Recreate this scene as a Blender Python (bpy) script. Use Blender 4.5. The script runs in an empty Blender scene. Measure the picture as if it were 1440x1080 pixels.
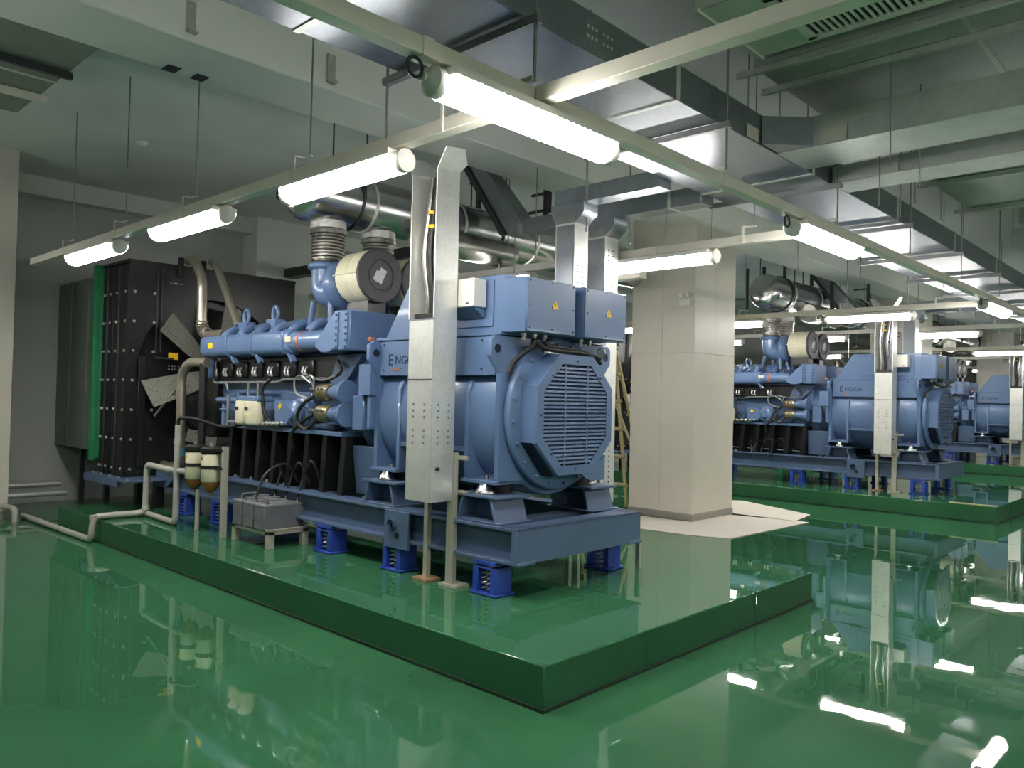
import bpy, bmesh, math, random
from mathutils import Vector, Matrix
rnd = random.Random(7)
scn = bpy.context.scene
COL = scn.collection
PI = math.pi

# ------------------------------------------------------------------ camera, world, exposure
def setup_camera():
    yaw, pitch, roll = 0.7563634, 0.0187534, -0.0229230
    f = Vector((-math.sin(yaw)*math.cos(pitch), math.cos(yaw)*math.cos(pitch), math.sin(pitch)))
    r = Vector((math.cos(yaw), math.sin(yaw), 0)); d = f.cross(r)
    c, s = math.cos(roll), math.sin(roll)
    R, D = c*r + s*d, -s*r + c*d
    cam = bpy.data.cameras.new('camera'); cam.sensor_width = 36; cam.lens = 1109.6/1440*36
    cam.clip_start = .05; cam.clip_end = 200
    o = bpy.data.objects.new('camera', cam); COL.objects.link(o)
    m = Matrix(((R.x, -D.x, -f.x), (R.y, -D.y, -f.y), (R.z, -D.z, -f.z))).to_4x4()
    m.translation = (2.6409, -3.0854, 1.6)
    o.matrix_world = m; scn.camera = o
setup_camera()
w = bpy.data.worlds.new('world'); scn.world = w; w.use_nodes = True
w.node_tree.nodes['Background'].inputs[0].default_value = (.6, .68, .7, 1)
w.node_tree.nodes['Background'].inputs[1].default_value = .02
scn.view_settings.view_transform = 'Standard'; scn.view_settings.look = 'None'
scn.view_settings.gamma = 1; scn.view_settings.use_curve_mapping = False
scn.view_settings.exposure = 1.7
TUBE_EMIT, COVER_EMIT = 30.0, 9.0
scn.cycles.use_denoising = True
scn.cycles.max_bounces = 10; scn.cycles.diffuse_bounces = 5; scn.cycles.glossy_bounces = 6
scn.cycles.transparent_max_bounces = 12
scn.cycles.caustics_reflective = False; scn.cycles.caustics_refractive = False
scn.cycles.sample_clamp_indirect = 6

# ------------------------------------------------------------------ materials
def lin(c):
    return tuple(((v/255)/12.92 if v/255 <= .04045 else ((v/255+.055)/1.055)**2.4) for v in c)
def mat(name, rgb, rough=.5, metal=0.0, var=.06, scale=6.0, bump=0.0, bscale=40.0, coat=0.0, rvar=.08, emit=None, spec=.5, stretch=None):
    m = bpy.data.materials.new(name); m.use_nodes = True
    nt = m.node_tree; N = nt.nodes; L = nt.links
    b = N['Principled BSDF']; c = lin(rgb)
    b.inputs['Roughness'].default_value = rough; b.inputs['Metallic'].default_value = metal
    b.inputs['Specular IOR Level'].default_value = spec
    b.inputs['Coat Weight'].default_value = coat; b.inputs['Coat Roughness'].default_value = .05
    tc = N.new('ShaderNodeTexCoord'); src = tc.outputs['Object']
    if stretch:
        mp = N.new('ShaderNodeMapping'); mp.inputs['Scale'].default_value = stretch
        L.new(src, mp.inputs[0]); src = mp.outputs[0]
    n = N.new('ShaderNodeTexNoise'); n.inputs['Scale'].default_value = scale; n.inputs['Detail'].default_value = 4
    L.new(src, n.inputs['Vector'])
    r = N.new('ShaderNodeValToRGB'); r.color_ramp.elements[0].position = .3; r.color_ramp.elements[1].position = .7
    r.color_ramp.elements[0].color = tuple(v*(1-var) for v in c)+(1,)
    r.color_ramp.elements[1].color = tuple(min(1, v*(1+var)) for v in c)+(1,)
    L.new(n.outputs['Fac'], r.inputs[0]); L.new(r.outputs[0], b.inputs['Base Color'])
    if rvar:
        mr = N.new('ShaderNodeMapRange'); mr.inputs[3].default_value = max(0, rough-rvar); mr.inputs[4].default_value = min(1, rough+rvar)
        L.new(n.outputs['Fac'], mr.inputs[0]); L.new(mr.outputs[0], b.inputs['Roughness'])
    if bump:
        n2 = N.new('ShaderNodeTexNoise'); n2.inputs['Scale'].default_value = bscale; n2.inputs['Detail'].default_value = 2
        L.new(src, n2.inputs['Vector'])
        bp = N.new('ShaderNodeBump'); bp.inputs['Strength'].default_value = bump; bp.inputs['Distance'].default_value = .02
        L.new(n2.outputs['Fac'], bp.inputs['Height']); L.new(bp.outputs[0], b.inputs['Normal'])
    if emit:
        b.inputs['Emission Color'].default_value = (1, .975, .935, 1); b.inputs['Emission Strength'].default_value = emit
    return m
def mat_galv(name, rgb, rough=.3, cell=45, wave=.0, met=.85):
    m = mat(name, rgb, rough, met, .08, 5, rvar=.07)
    nt = m.node_tree; N = nt.nodes; L = nt.links; b = N['Principled BSDF']
    tc = N.new('ShaderNodeTexCoord'); v = N.new('ShaderNodeTexVoronoi'); v.inputs['Scale'].default_value = cell
    L.new(tc.outputs['Object'], v.inputs['Vector'])
    sep = N.new('ShaderNodeSeparateColor'); L.new(v.outputs['Color'], sep.inputs[0])
    old = b.inputs['Base Color'].links[0].from_socket
    hs = N.new('ShaderNodeHueSaturation'); L.new(old, hs.inputs['Color'])
    mr = N.new('ShaderNodeMapRange'); mr.inputs[3].default_value = .94; mr.inputs[4].default_value = 1.04
    L.new(sep.outputs[0], mr.inputs[0]); L.new(mr.outputs[0], hs.inputs['Value']); L.new(hs.outputs[0], b.inputs['Base Color'])
    if wave:
        n2 = N.new('ShaderNodeTexNoise'); n2.inputs['Scale'].default_value = 2.2; n2.inputs['Detail'].default_value = 1
        L.new(tc.outputs['Object'], n2.inputs['Vector'])
        bp = N.new('ShaderNodeBump'); bp.inputs['Strength'].default_value = wave; bp.inputs['Distance'].default_value = .03
        L.new(n2.outputs['Fac'], bp.inputs['Height']); L.new(bp.outputs[0], b.inputs['Normal'])
    return m
def mat_floor(name, rgb):
    m = mat(name, rgb, .5, 0, .16, .9, rvar=0)
    nt = m.node_tree; N = nt.nodes; L = nt.links; b = N['Principled BSDF']
    tc = N.new('ShaderNodeTexCoord')
    b.inputs['Roughness'].default_value = .55; b.inputs['Specular IOR Level'].default_value = 0.0
    b.inputs['Coat Weight'].default_value = 1.0; b.inputs['Coat Roughness'].default_value = .035; b.inputs['Coat IOR'].default_value = 1.5
    n2 = N.new('ShaderNodeTexNoise'); n2.inputs['Scale'].default_value = 3.0; n2.inputs['Detail'].default_value = 2
    L.new(tc.outputs['Object'], n2.inputs['Vector'])
    bp = N.new('ShaderNodeBump'); bp.inputs['Strength'].default_value = .012; bp.inputs['Distance'].default_value = .05
    L.new(n2.outputs['Fac'], bp.inputs['Height']); L.new(bp.outputs[0], b.inputs['Coat Normal'])
    # scuffs: slightly dull, pale patches of wear
    n3 = N.new('ShaderNodeTexNoise'); n3.inputs['Scale'].default_value = 2.3; n3.inputs['Detail'].default_value = 8
    L.new(tc.outputs['Object'], n3.inputs['Vector'])
    mr = N.new('ShaderNodeMapRange'); mr.inputs[1].default_value = .5; mr.inputs[2].default_value = .8
    mr.inputs[3].default_value = .012; mr.inputs[4].default_value = .045
    L.new(n3.outputs['Fac'], mr.inputs[0]); L.new(mr.outputs[0], b.inputs['Coat Roughness'])
    return m
def mat_cover():
    m = bpy.data.materials.new('lamp_cover_ribbed_clear'); m.use_nodes = True
    nt = m.node_tree; N = nt.nodes; L = nt.links; N.clear()
    o = N.new('ShaderNodeOutputMaterial'); mx = N.new('ShaderNodeMixShader'); mx.inputs[0].default_value = .45
    t = N.new('ShaderNodeBsdfTransparent'); e = N.new('ShaderNodeEmission'); e.inputs[1].default_value = COVER_EMIT
    e.inputs[0].default_value = (1, .975, .935, 1)
    L.new(t.outputs[0], mx.inputs[1]); L.new(e.outputs[0], mx.inputs[2]); L.new(mx.outputs[0], o.inputs[0])
    return m
def mat_blade():
    m = mat('fan_blade_stippled_grey', (120, 120, 112), .5, .2, .1, 8)
    nt = m.node_tree; N = nt.nodes; L = nt.links; b = N['Principled BSDF']
    tc = N.new('ShaderNodeTexCoord'); v = N.new('ShaderNodeTexVoronoi'); v.inputs['Scale'].default_value = 42
    L.new(tc.outputs['Object'], v.inputs['Vector'])
    r = N.new('ShaderNodeValToRGB'); r.color_ramp.elements[0].position = .18; r.color_ramp.elements[1].position = .3
    r.color_ramp.elements[0].color = (.03, .03, .03, 1); r.color_ramp.elements[1].color = lin((128, 127, 118))+(1,)
    L.new(v.outputs['Distance'], r.inputs[0]); L.new(r.outputs[0], b.inputs['Base Color'])
    return m
M = {}
M['blue'] = mat('blue_machine_enamel', (90, 114, 152), .36, 0, .04, 3, .04, 90, coat=.15)
M['blue2'] = mat('blue_skid_paint', (78, 98, 128), .42, 0, .07, 4, .05, 80)
M['spring'] = mat('bright_blue_isolator', (36, 66, 160), .4)
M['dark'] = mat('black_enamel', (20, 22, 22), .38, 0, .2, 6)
M['black'] = mat('black_rubber', (14, 14, 15), .6)
M['grille_dark'] = mat('dark_blue_interior', (16, 28, 52), .7)
M['floor'] = mat_floor('green_epoxy_floor', (54, 106, 72))
M['plinth'] = mat_floor('green_epoxy_plinth', (54, 106, 72))
M['plinth_side'] = mat('green_side_shaded', (46, 98, 64), .55, 0, .1, 2, spec=.25)  # plinth sides: their shade put in as a darker, rougher green
M['zinc'] = mat('zinc_bolt_heads', (158, 158, 156), .4, .35)
M['joint'] = mat('dark_green_joint', (16, 44, 28), .6, 0, .3, 14)
M['cream'] = mat('cream_panel', (206, 200, 188), .42, 0, .03, 2)
M['panelgap'] = mat('panel_backing', (196, 190, 178), .6)
M['skirt'] = mat('grey_skirting', (150, 145, 136), .35, .2)
M['slab'] = mat('painted_concrete_ceiling', (224, 226, 225), .85, 0, .06, 1.2, .1, 25)
M['beam'] = mat('painted_concrete_beam', (216, 217, 212), .8, 0, .04, 1.4, .1, 25)
M['wall'] = mat('grey_plaster_wall', (186, 188, 186), .85, 0, .06, 1.0)
M['wall2'] = mat('dark_acoustic_wall', (84, 92, 84), .8, 0, .1, 1.0)
M['galv'] = mat_galv('galvanised_sheet', (146, 152, 159), .31, 40, .012)
M['galv2'] = mat_galv('galvanised_bright', (218, 219, 214), .4, 60, met=.6)
M['galv3'] = mat_galv('weathered_zinc_sheet', (196, 200, 196), .42, 30, .01, met=.5)
M['steel'] = mat('zinc_rod', (150, 152, 152), .4, .8)
M['darksteel'] = mat('dark_channel_steel', (70, 72, 74), .45, .6)
M['trunk'] = mat('cream_trunking', (226, 220, 206), .4, .0, .03)
M['white'] = mat('white_enamel', (222, 220, 212), .4, 0, .02)
M['filter'] = mat('ivory_filter_can', (214, 208, 182), .4, 0, .02)
M['filterend'] = mat('charcoal_filter_end', (70, 68, 70), .5)
M['paper'] = mat('white_paper', (225, 225, 225), .8)
M['chrome'] = mat('polished_aluminium', (200, 200, 200), .22, 1.0, .06, 4, rvar=.06)
M['bellows'] = mat('stainless_bellows', (176, 174, 168), .3, .95)
M['pipe'] = mat('stainless_coolant_pipe', (168, 160, 146), .34, .75)
M['brass'] = mat('brass_coil', (156, 144, 112), .35, .8, .3, 20)
M['pipegrey'] = mat('grey_painted_pipe', (176, 172, 166), .45, .1, .08, 8)
M['amber'] = mat('amber_bowl', (128, 88, 30), .2, 0, .15, 10)
M['bat'] = mat('grey_battery_case', (104, 106, 112), .5, 0, .03)
M['batlid'] = mat('grey_battery_lid', (124, 126, 130), .5)
M['galvangle'] = mat('pale_zinc_angle', (178, 174, 160), .45, .3, .1, 12)
M['yellow'] = mat('warning_yellow', (236, 190, 24), .5)
M['ink'] = mat('navy_lettering', (22, 30, 56), .5)
M['orange'] = mat('orange_band', (172, 102, 74), .5)
M['wood'] = mat('pale_bamboo', (186, 172, 128), .6, 0, .1, 14)
M['card'] = mat('white_fibreboard', (222, 214, 204), .8, 0, .04, 3)
M['canvas'] = mat('green_canvas', (30, 120, 78), .7, 0, .15, 6)
M['duct_dark'] = mat_galv('dull_plenum_sheet', (132, 142, 132), .5, 8, .02, met=.4)
M['rust'] = mat('rusty_footing', (150, 118, 92), .8, 0, .25, 20)
M['blade'] = mat_blade()
M['teal'] = mat('teal_hose_joint', (48, 128, 150), .5)
M['cable'] = mat('black_cable', (28, 26, 26), .5)
M['wire'] = mat('silver_line', (170, 172, 172), .3, .6)
M['tube'] = mat('fluorescent_tube', (255, 255, 255), .5, emit=TUBE_EMIT, var=0, rvar=0)
M['cover'] = mat_cover()
M['glow'] = M['tube']

# ------------------------------------------------------------------ mesh building
ORIGIN = {}
class MB:
    def __init__(s): s.v = []; s.f = []
    def add(s, vs, fs, rot=None, at=None):
        b = len(s.v)
        for p in vs:
            p = Vector(p)
            if rot is not None: p = rot @ p
            if at is not None: p = p + Vector(at)
            s.v.append(p)
        for f in fs: s.f.append([i+b for i in f])
        return s
    def box(s, x0, x1, y0, y1, z0, z1):
        vs = [(x, y, z) for x in (x0, x1) for y in (y0, y1) for z in (z0, z1)]
        return s.add(vs, [(0, 1, 3, 2), (4, 6, 7, 5), (0, 4, 5, 1), (2, 3, 7, 6), (0, 2, 6, 4), (1, 5, 7, 3)])
    def boxc(s, c, size, rot=None):
        a, b, d = (q/2 for q in size)
        vs = [(x, y, z) for x in (-a, a) for y in (-b, b) for z in (-d, d)]
        return s.add(vs, [(0, 1, 3, 2), (4, 6, 7, 5), (0, 4, 5, 1), (2, 3, 7, 6), (0, 2, 6, 4), (1, 5, 7, 3)], rot, c)
    def prism(s, poly, axis, a, b):
        def P(p, t):
            return {'x': (t, p[0], p[1]), 'y': (p[0], t, p[1]), 'z': (p[0], p[1], t)}[axis]
        n = len(poly)
        vs = [P(p, a) for p in poly]+[P(p, b) for p in poly]
        fs = [list(range(n))[::-1], list(range(n, 2*n))]+[(i, (i+1) % n, n+(i+1) % n, n+i) for i in range(n)]
        return s.add(vs, fs)
    def lathe(s, prof, p0, d, n=20, caps=True):
        """profile of (distance along d, radius) turned about d through p0"""
        d = Vector(d).normalized(); p0 = Vector(p0)
        u = d.orthogonal().normalized(); w_ = d.cross(u)
        vs = []; fs = []
        for t, r in prof:
            for k in range(n):
                a = 2*PI*k/n
                vs.append(p0+d*t+(u*math.cos(a)+w_*math.sin(a))*r)
        m = len(prof)
        for i in range(m-1):
            for k in range(n):
                k2 = (k+1) % n
                fs.append((i*n+k, i*n+k2, (i+1)*n+k2, (i+1)*n+k))
        if caps:
            fs.append(list(range(n))[::-1]); fs.append([(m-1)*n+k for k in range(n)])
        return s.add(vs, fs)
    def cyl(s, p0, p1, r, r1=None, n=16, caps=True):
        d = Vector(p1)-Vector(p0)
        return s.lathe([(0, r), (d.length, r if r1 is None else r1)], p0, d, n, caps)
    def tube(s, pts, r, n=10, bend=0.0, seg=5, closed=False):
        P = [Vector(p) for p in pts]
        if bend and not closed:
            Q = [P[0]]
            for i in range(1, len(P)-1):
                a, b, c = P[i-1], P[i], P[i+1]
                l = min(bend, (a-b).length*.48, (c-b).length*.48)
                p, q = b+(a-b).normalized()*l, b+(c-b).normalized()*l
                for k in range(seg+1):
                    t = k/seg; Q.append(p*(1-t)**2+b*2*t*(1-t)+q*t*t)
            Q.append(P[-1]); P = Q
        m = len(P); vs = []; fs = []; u = None
        for i in range(m):
            if closed: d = P[(i+1) % m]-P[i-1]
            else: d = P[min(i+1, m-1)]-P[max(i-1, 0)]
            if d.length < 1e-9: d = Vector((0, 0, 1))
            d.normalize()
            if u is None: u = d.orthogonal().normalized()
            u = u-d*u.dot(d)
            if u.length < 1e-6: u = d.orthogonal()
            u.normalize(); w_ = d.cross(u)
            for k in range(n):
                a = 2*PI*k/n; vs.append(P[i]+(u*math.cos(a)+w_*math.sin(a))*r)
        for i in range(m if closed else m-1):
            for k in range(n):
                k2 = (k+1) % n; j = (i+1) % m
                fs.append((i*n+k, i*n+k2, j*n+k2, j*n+k))
        if not closed:
            fs.append(list(range(n))[::-1]); fs.append([(m-1)*n+k for k in range(n)])
        return s.add(vs, fs)
    def build(s, name, m, parent=None, bev=0.0, ang=None, kind=None, label=None, cat=None, group=None, seg=1):
        if parent is not None: org = ORIGIN[parent.name]
        else:
            xs = [p.x for p in s.v]; ys = [p.y for p in s.v]; zs = [p.z for p in s.v]
            org = Vector(((min(xs)+max(xs))/2, (min(ys)+max(ys))/2, min(zs)))
        me = bpy.data.meshes.new(name)
        me.from_pydata([tuple(p-org) for p in s.v], [], s.f)
        bm = bmesh.new(); bm.from_mesh(me)
        bmesh.ops.recalc_face_normals(bm, faces=bm.faces)
        if bev:
            ed = [e for e in bm.edges if len(e.link_faces) == 2 and e.calc_face_angle(0) > .6]
            bmesh.ops.bevel(bm, geom=ed, offset=bev, segments=seg, affect='EDGES', clamp_overlap=True, profile=.5)
        bm.to_mesh(me); bm.free()
        me.polygons.foreach_set('use_smooth', [True]*len(me.polygons))
        me.set_sharp_from_angle(angle=ang if ang is not None else ((.62 if seg == 1 else .5) if bev else .9))
        me.materials.append(m if not isinstance(m, str) else M[m])
        o = bpy.data.objects.new(name, me); COL.objects.link(o)
        if parent is not None: o.parent = parent
        else: o.location = org
        ORIGIN[o.name] = org
        tag(o, label, cat, group, kind)
        return o
def tag(o, label=None, cat=None, group=None, kind=None):
    if label: o['label'] = label
    if cat: o['category'] = cat
    if group: o['group'] = group
    if kind: o['kind'] = kind
    return o
def thing(name, label, cat, loc, group=None):
    o = bpy.data.objects.new(name, None); COL.objects.link(o)
    o.location = loc; ORIGIN[o.name] = Vector(loc); o.empty_display_size = .2
    return tag(o, label, cat, group)
def kids(o): return [c for c in COL.objects if c.parent == o]
CH = {}
def index_children():
    CH.clear()
    for c in COL.objects:
        if c.parent: CH.setdefault(c.parent.name, []).append(c)
def copy_tree(o, parent=None):
    c = o.copy(); COL.objects.link(c)
    if parent is not None: c.parent = parent
    for k in CH.get(o.name, []): copy_tree(k, c)
    return c
def copies(o, offs):
    """copies of a finished thing, each moved by an offset and given its own label"""
    index_children(); out = []
    for off, label in offs:
        c = copy_tree(o); c.location = o.location+Vector(off); c['label'] = label; out.append(c)
    return out
def B(*a): return MB().box(*a)
def text_mesh(body, size, ext, name, m, parent, rot, at):
    cu = bpy.data.curves.new(name, 'FONT'); cu.body = body; cu.size = size; cu.extrude = ext; cu.resolution_u = 3
    t = bpy.data.objects.new('txt', cu); COL.objects.link(t)
    dg = bpy.context.evaluated_depsgraph_get(); dg.update()
    me = bpy.data.meshes.new_from_object(t.evaluated_get(dg))
    COL.objects.unlink(t); bpy.data.objects.remove(t)
    mw = Matrix.Translation(Vector(at)-ORIGIN[parent.name]) @ rot.to_4x4()
    me.transform(mw); me.materials.clear(); me.materials.append(M[m])
    o = bpy.data.objects.new(name, me); COL.objects.link(o); o.parent = parent; ORIGIN[o.name] = ORIGIN[parent.name]
    return o
ROT_Y = Matrix(((1, 0, 0), (0, 0, -1), (0, 1, 0)))       # stand text up facing -Y
ROT_X = Matrix(((0, 0, 1), (1, 0, 0), (0, 1, 0)))        # stand text up facing +X

# ------------------------------------------------------------------ the setting
SLAB = 4.5
def S(name, mb, m, **k): return mb.build(name, m, kind='structure', **k)
S('floor', B(-9.95, 9, -9, 41, -.15, 0), 'floor', label='glossy green epoxy floor of the hall')
S('ceiling', B(-9.95, 9, -9, 41, SLAB, SLAB+.2), 'slab', label='grey painted concrete ceiling slab')
S('wall_left', B(-9.95, -9.75, -9, 41, 0, SLAB), 'wall', label='grey wall behind the radiators')
S('wall_right', B(9, 9.2, -9, 41, 0, SLAB), 'wall')
S('wall_back', B(-9.95, 9, -9.2, -9, 0, SLAB), 'wall')
S('wall_far', B(-9.95, 9, 41, 41.2, 0, SLAB), 'cream')
S('trim_1', B(-9.75, -9.5, -9, 41, 4.24, SLAB), 'beam', label='pale ledge beam along the top of the left wall')
def beam(x0, x1, label):
    o = S('ceiling_beam', B(x0, x1, -9, 41, 4.05, SLAB), 'beam', bev=.01, label=label)
beam(-3.43, -2.79, 'wide painted concrete beam crossing above the nearest generator')
beam(4.6, 5.3, 'painted concrete beam on the camera side of the hall')
def pier(name, x0, x1, y0, y1, label, panel_x, panel_y):
    """a column clad in cream metal panels"""
    c = S(name, B(x0+.012, x1-.012, y0+.012, y1-.012, 0, SLAB), 'panelgap', label=label)
    def row(n, side):
        for i in range(n):
            for z0, z1 in ((.1, 2.28), (2.286, SLAB)):
                g = .0015
                if side in 'ns':
                    w_ = (x1-x0)/n; a, b = x0+i*w_+g, x0+(i+1)*w_-g
                    y = (y0, y0+.013) if side == 's' else (y1-.013, y1)
                    B(a, b, y[0], y[1], z0, z1).build('cladding_panel', 'cream', c)
                else:
                    w_ = (y1-y0)/n; a, b = y0+i*w_+g, y0+(i+1)*w_-g
                    xx = (x0, x0+.013) if side == 'w' else (x1-.013, x1)
                    B(xx[0], xx[1], a, b, z0, z1).build('cladding_panel', 'cream', c)
    row(panel_x, 's'); row(panel_y, 'e')
    B(x0-.012, x1+.012, y0-.012, y1+.012, 0, .1).build('skirting', 'skirt', c, bev=.004)
    return c
col = pier('column', -3.9, -2.88, 6.34, 7.46, 'tall cream clad column beside the nearest generator plinth', 2, 2)
pier('column', -3.9, -2.88, 15.95, 17.07, 'cream clad column beyond the second generator', 2, 2)
pier('column', -3.9, -2.88, 25.6, 26.7, 'cream clad column far down the hall', 2, 2)
pier('column', -9.4, -8.4, -1.5, -.27, 'cream clad column at the left edge of the view', 2, 2)
S('column', B(-9.75, -9.3, 3.4, 4.6, 0, SLAB), 'beam', label='pale pier on the left wall behind the radiator')

PH = .235
def plinth(y0, y1, label, seam=True):
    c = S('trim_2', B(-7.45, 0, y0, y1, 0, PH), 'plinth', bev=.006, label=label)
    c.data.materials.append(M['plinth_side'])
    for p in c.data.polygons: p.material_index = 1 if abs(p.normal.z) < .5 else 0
    B(-7.46, .012, y0-.012, y0, 0, .018).box(0, .012, y0, y1, 0, .018).build('base_joint', 'joint', c)
    if seam:
        for yy in (.95, 2.35):
            B(-.06, .004, y0+yy-.004, y0+yy+.004, .0, PH+.002).build('joint_cover', 'plinth', c)
    return c
plinth(0, 3.35, 'raised green plinth under the nearest generator')
plinth(9.62, 12.97, 'raised green plinth under the second generator')
plinth(19.24, 22.6, 'raised green plinth under the third generator')

# ------------------------------------------------------------------ generator set
def octagon(a, cy, cz, k=.455):
    b = a*k
    return [(cy-b, cz-a), (cy+b, cz-a), (cy+a, cz-b), (cy+a, cz+b), (cy+b, cz+a), (cy-b, cz+a), (cy-a, cz+b), (cy-a, cz-b)]
def hexbolts(pts, d, r=.014, h=.014):
    m = MB()
    for p in pts: m.cyl(p, Vector(p)+Vector(d)*h, r, r*.8, 6)
    return m
def warning(parent, x, y, z, s):
    t = MB().prism([(y-s/2, z), (y+s/2, z), (y, z+s*.9)], 'x', x, x+.003).build('warning_sign', 'yellow', parent, label='yellow triangle with a black flash')
    k = s/1.0
    bolt = [(y+.05*k, z+.66*k), (y-.12*k, z+.36*k), (y-.01*k, z+.36*k), (y-.06*k, z+.12*k), (y+.12*k, z+.44*k), (y+.01*k, z+.44*k)]
    return t, MB().prism(bolt, 'x', x+.003, x+.0045)
CY, CZ = 1.53, 1.49
def genset():
    g = thing('generator_set', 'nearest blue diesel generator set with open louvred alternator end', 'generator', (-4.3, CY, PH), 'diesel generator sets in a row')
    mir = lambda y: 2*CY-y
    # ---- skid
    sk = MB()
    for y0, y1 in ((.8, .98), (mir(.98), mir(.8))):
        ym = (y0+y1)/2
        sk.box(-6.7, -1.0, y0, y1, .70, .722); sk.box(-6.7, -.93, y0, y1, .475, .497); sk.box(-6.7, -1.0, ym-.01, ym+.01, .49, .71)
    for x in (-1.45, -2.6, -3.6, -5.2, -6.4): sk.box(x-.04, x+.04, .9, mir(.9), .5, .70)
    skid = sk.build('skid', 'blue2', g, bev=.003)
    B(-1.0, -.95, .8, mir(.8), .478, .722).box(-1.12, -.95, .8, mir(.8), .705, .722).build('end_beam', 'blue2', skid, bev=.004)
    B(-1.42, -1.32, .9, mir(.9), .52, .71).build('cross_beam', 'blue2', skid, bev=.004)
    for s in (0, 1):
        f = (lambda y: y) if s == 0 else mir
        a, b = sorted((f(.775), f(.8)))
        lp = B(-2.35, -2.06, a, b, .42, .71)
        lp.lathe([(0, .045), (.03, .045), (.03, .028), (0, .028)], (-2.24, f(.745) if s == 0 else f(.775), .60), (0, 1, 0), 16, False)
        lp.build('lifting_plate', 'blue2', skid, bev=.004)
        if s == 0: [MB().cyl((hx, .772, hz), (hx, .776, hz), .025, n=14).build('lifting_hole', 'black', skid) for hx, hz in ((-2.26, .60), (-2.19, .52))]
    # long tray that carries the radiator
    fr = B(-7.75, -6.45, .36, 2.70, .565, .59)
    fr.prism([(-6.7, .475), (-6.45, .475), (-6.1, .7), (-6.1, .722), (-6.7, .722)], 'y', .8, .83)
    fr.box(-7.75, -6.7, .36, .40, .50, .565).box(-7.75, -6.7, 2.66, 2.70, .50, .565)
    fr.build('radiator_tray', 'blue2', g, bev=.003)
    for x in (-7.3, -6.75):
        for y in (.85, 2.2): B(x-.05, x+.05, y-.05, y+.05, PH+.003, .565).build('tray_leg', 'dark', g)
    hexbolts([(-7.6+.26*i, .42, .59) for i in range(5)], (0, 0, 1), .016, .02).build('tray_bolts', 'wire', g, kind='stuff')
    # ---- spring isolators
    for x in (-1.25, -2.28, -3.22, -5.2, -6.0):
        for y in (.88, mir(.88)):
            i = MB()
            i.box(x-.13, x+.13, y-.1, y+.1, PH+.003, PH+.02).box(x-.11, x+.11, y-.09, y+.09, .445, .474)
            for sx in (-1, 1): i.box(x+sx*.085-.025, x+sx*.085+.025, y-.085, y+.085, PH+.02, .43)
            i.box(x-.06, x+.06, y-.085, y-.075, .415, .43)
            iso = i.build('spring_isolator', 'spring', g, bev=.003)
            sp = MB(); n = 44
            for cx in (-.028, .028):
                sp.tube([(x+cx+.022*math.cos(2*PI*k/8), y-.04+.022*math.sin(2*PI*k/8), PH+.02+.19*k/n) for k in range(n+1)], .007, 5)
            sp.build('coil_springs', 'wire', iso)
    # ---- pedestals with rubber mounts
    for x in (-2.52, -1.39):
        for s in (0, 1):
            f = (lambda y: y) if s == 0 else mir
            a, b = sorted((f(.83), f(1.18)))
            p = B(x-.225, x+.225, a, b, .895, .915)
            for sx in (-1, 1):
                p.prism([(x+sx*.2, .722), (x+sx*.2+sx*-.02, .722), (x+sx*.13, .895), (x+sx*.15, .895)], 'y', a+.01, b-.01)
            c, d = sorted((f(1.0), f(1.02)))
            p.box(x-.15, x+.15, c, d, .722, .895)
            p.box(x-.24, x+.24, a, b, .722, .735)
            ped = p.build('pedestal', 'blue2', g, bev=.003)
            MB().lathe([(0, .075), (.012, .078), (.03, .064), (.058, .045), (.07, .04)], (x, f(.925), .915), (0, 0, 1), 20).build('mount_cone', 'chrome', g)
            MB().cyl((x, f(1.09), .915), (x, f(1.09), .985), .09, n=18).build('rubber_mount', 'black', g)
    # ---- alternator
    MB().lathe([(0, .585), (.02, .6), (1.38, .6), (1.40, .585)], (-2.68, CY, CZ-.02), (1, 0, 0), 48).build('stator_barrel', 'blue', g)
    def end_plate(x0, x1):
        y0, y1 = .93, mir(.93)
        ar = [(y0, .99), (y0+.33, .99)]
        for k in range(0, 9):
            a = PI+PI*k/8; ar.append((CY+.27*math.cos(a), .99-.12*math.sin(a)*1.0))
        ar += [(y1-.33, .99), (y1, .99), (y1, 1.78), (y1+.10, 1.90), (y1+.10, 2.02), (y1+.06, 2.05), (y1-.02, 2.05)]
        ar += [(y0+.02, 2.05), (y0-.06, 2.05), (y0-.10, 2.02), (y0-.10, 1.90), (y0, 1.78)]
        return MB().prism(ar, 'x', x0, x1)
    for x0, x1 in ((-2.72, -2.67), (-1.31, -1.26)):
        ep = end_plate(x0, x1).build('end_plate', 'blue', g, bev=.004)
        for y in (.895, mir(.895)):
            MB().cyl((x0-.002, y, 1.955), (x1+.002, y, 1.955), .032, n=14).build('lifting_hole', 'grille_dark', ep)
    for x0, x1 in ((-2.42, -2.38), (-1.62, -1.58)):
        for s in (0, 1):
            f = (lambda y: y) if s == 0 else mir
            MB().prism([(f(.93), .99), (f(1.3), .99), (f(1.3), 1.9), (f(.96), 1.72), (f(.93), 1.66)], 'x', x0, x1).build('stiffener', 'blue', g, bev=.003)
    for x0, x1 in ((-2.72, -2.38), (-1.62, -1.26)):
        for s in (0, 1):
            f = (lambda y: y) if s == 0 else mir
            a, b = sorted((f(.9), f(1.24)))
            ft = B(x0, x1, a, b, .985, 1.012).build('foot', 'blue', g, bev=.003)
            hexbolts([((x0+x1)/2, f(.99), 1.012)], (0, 0, 1), .02, .03).build('foot_bolt', 'chrome', ft)
            a, b = sorted((f(1.12), f(1.16)))
            B(x0+.04, x1-.04, a, b, 1.0, 1.75).build('web_plate', 'blue', g)
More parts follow.
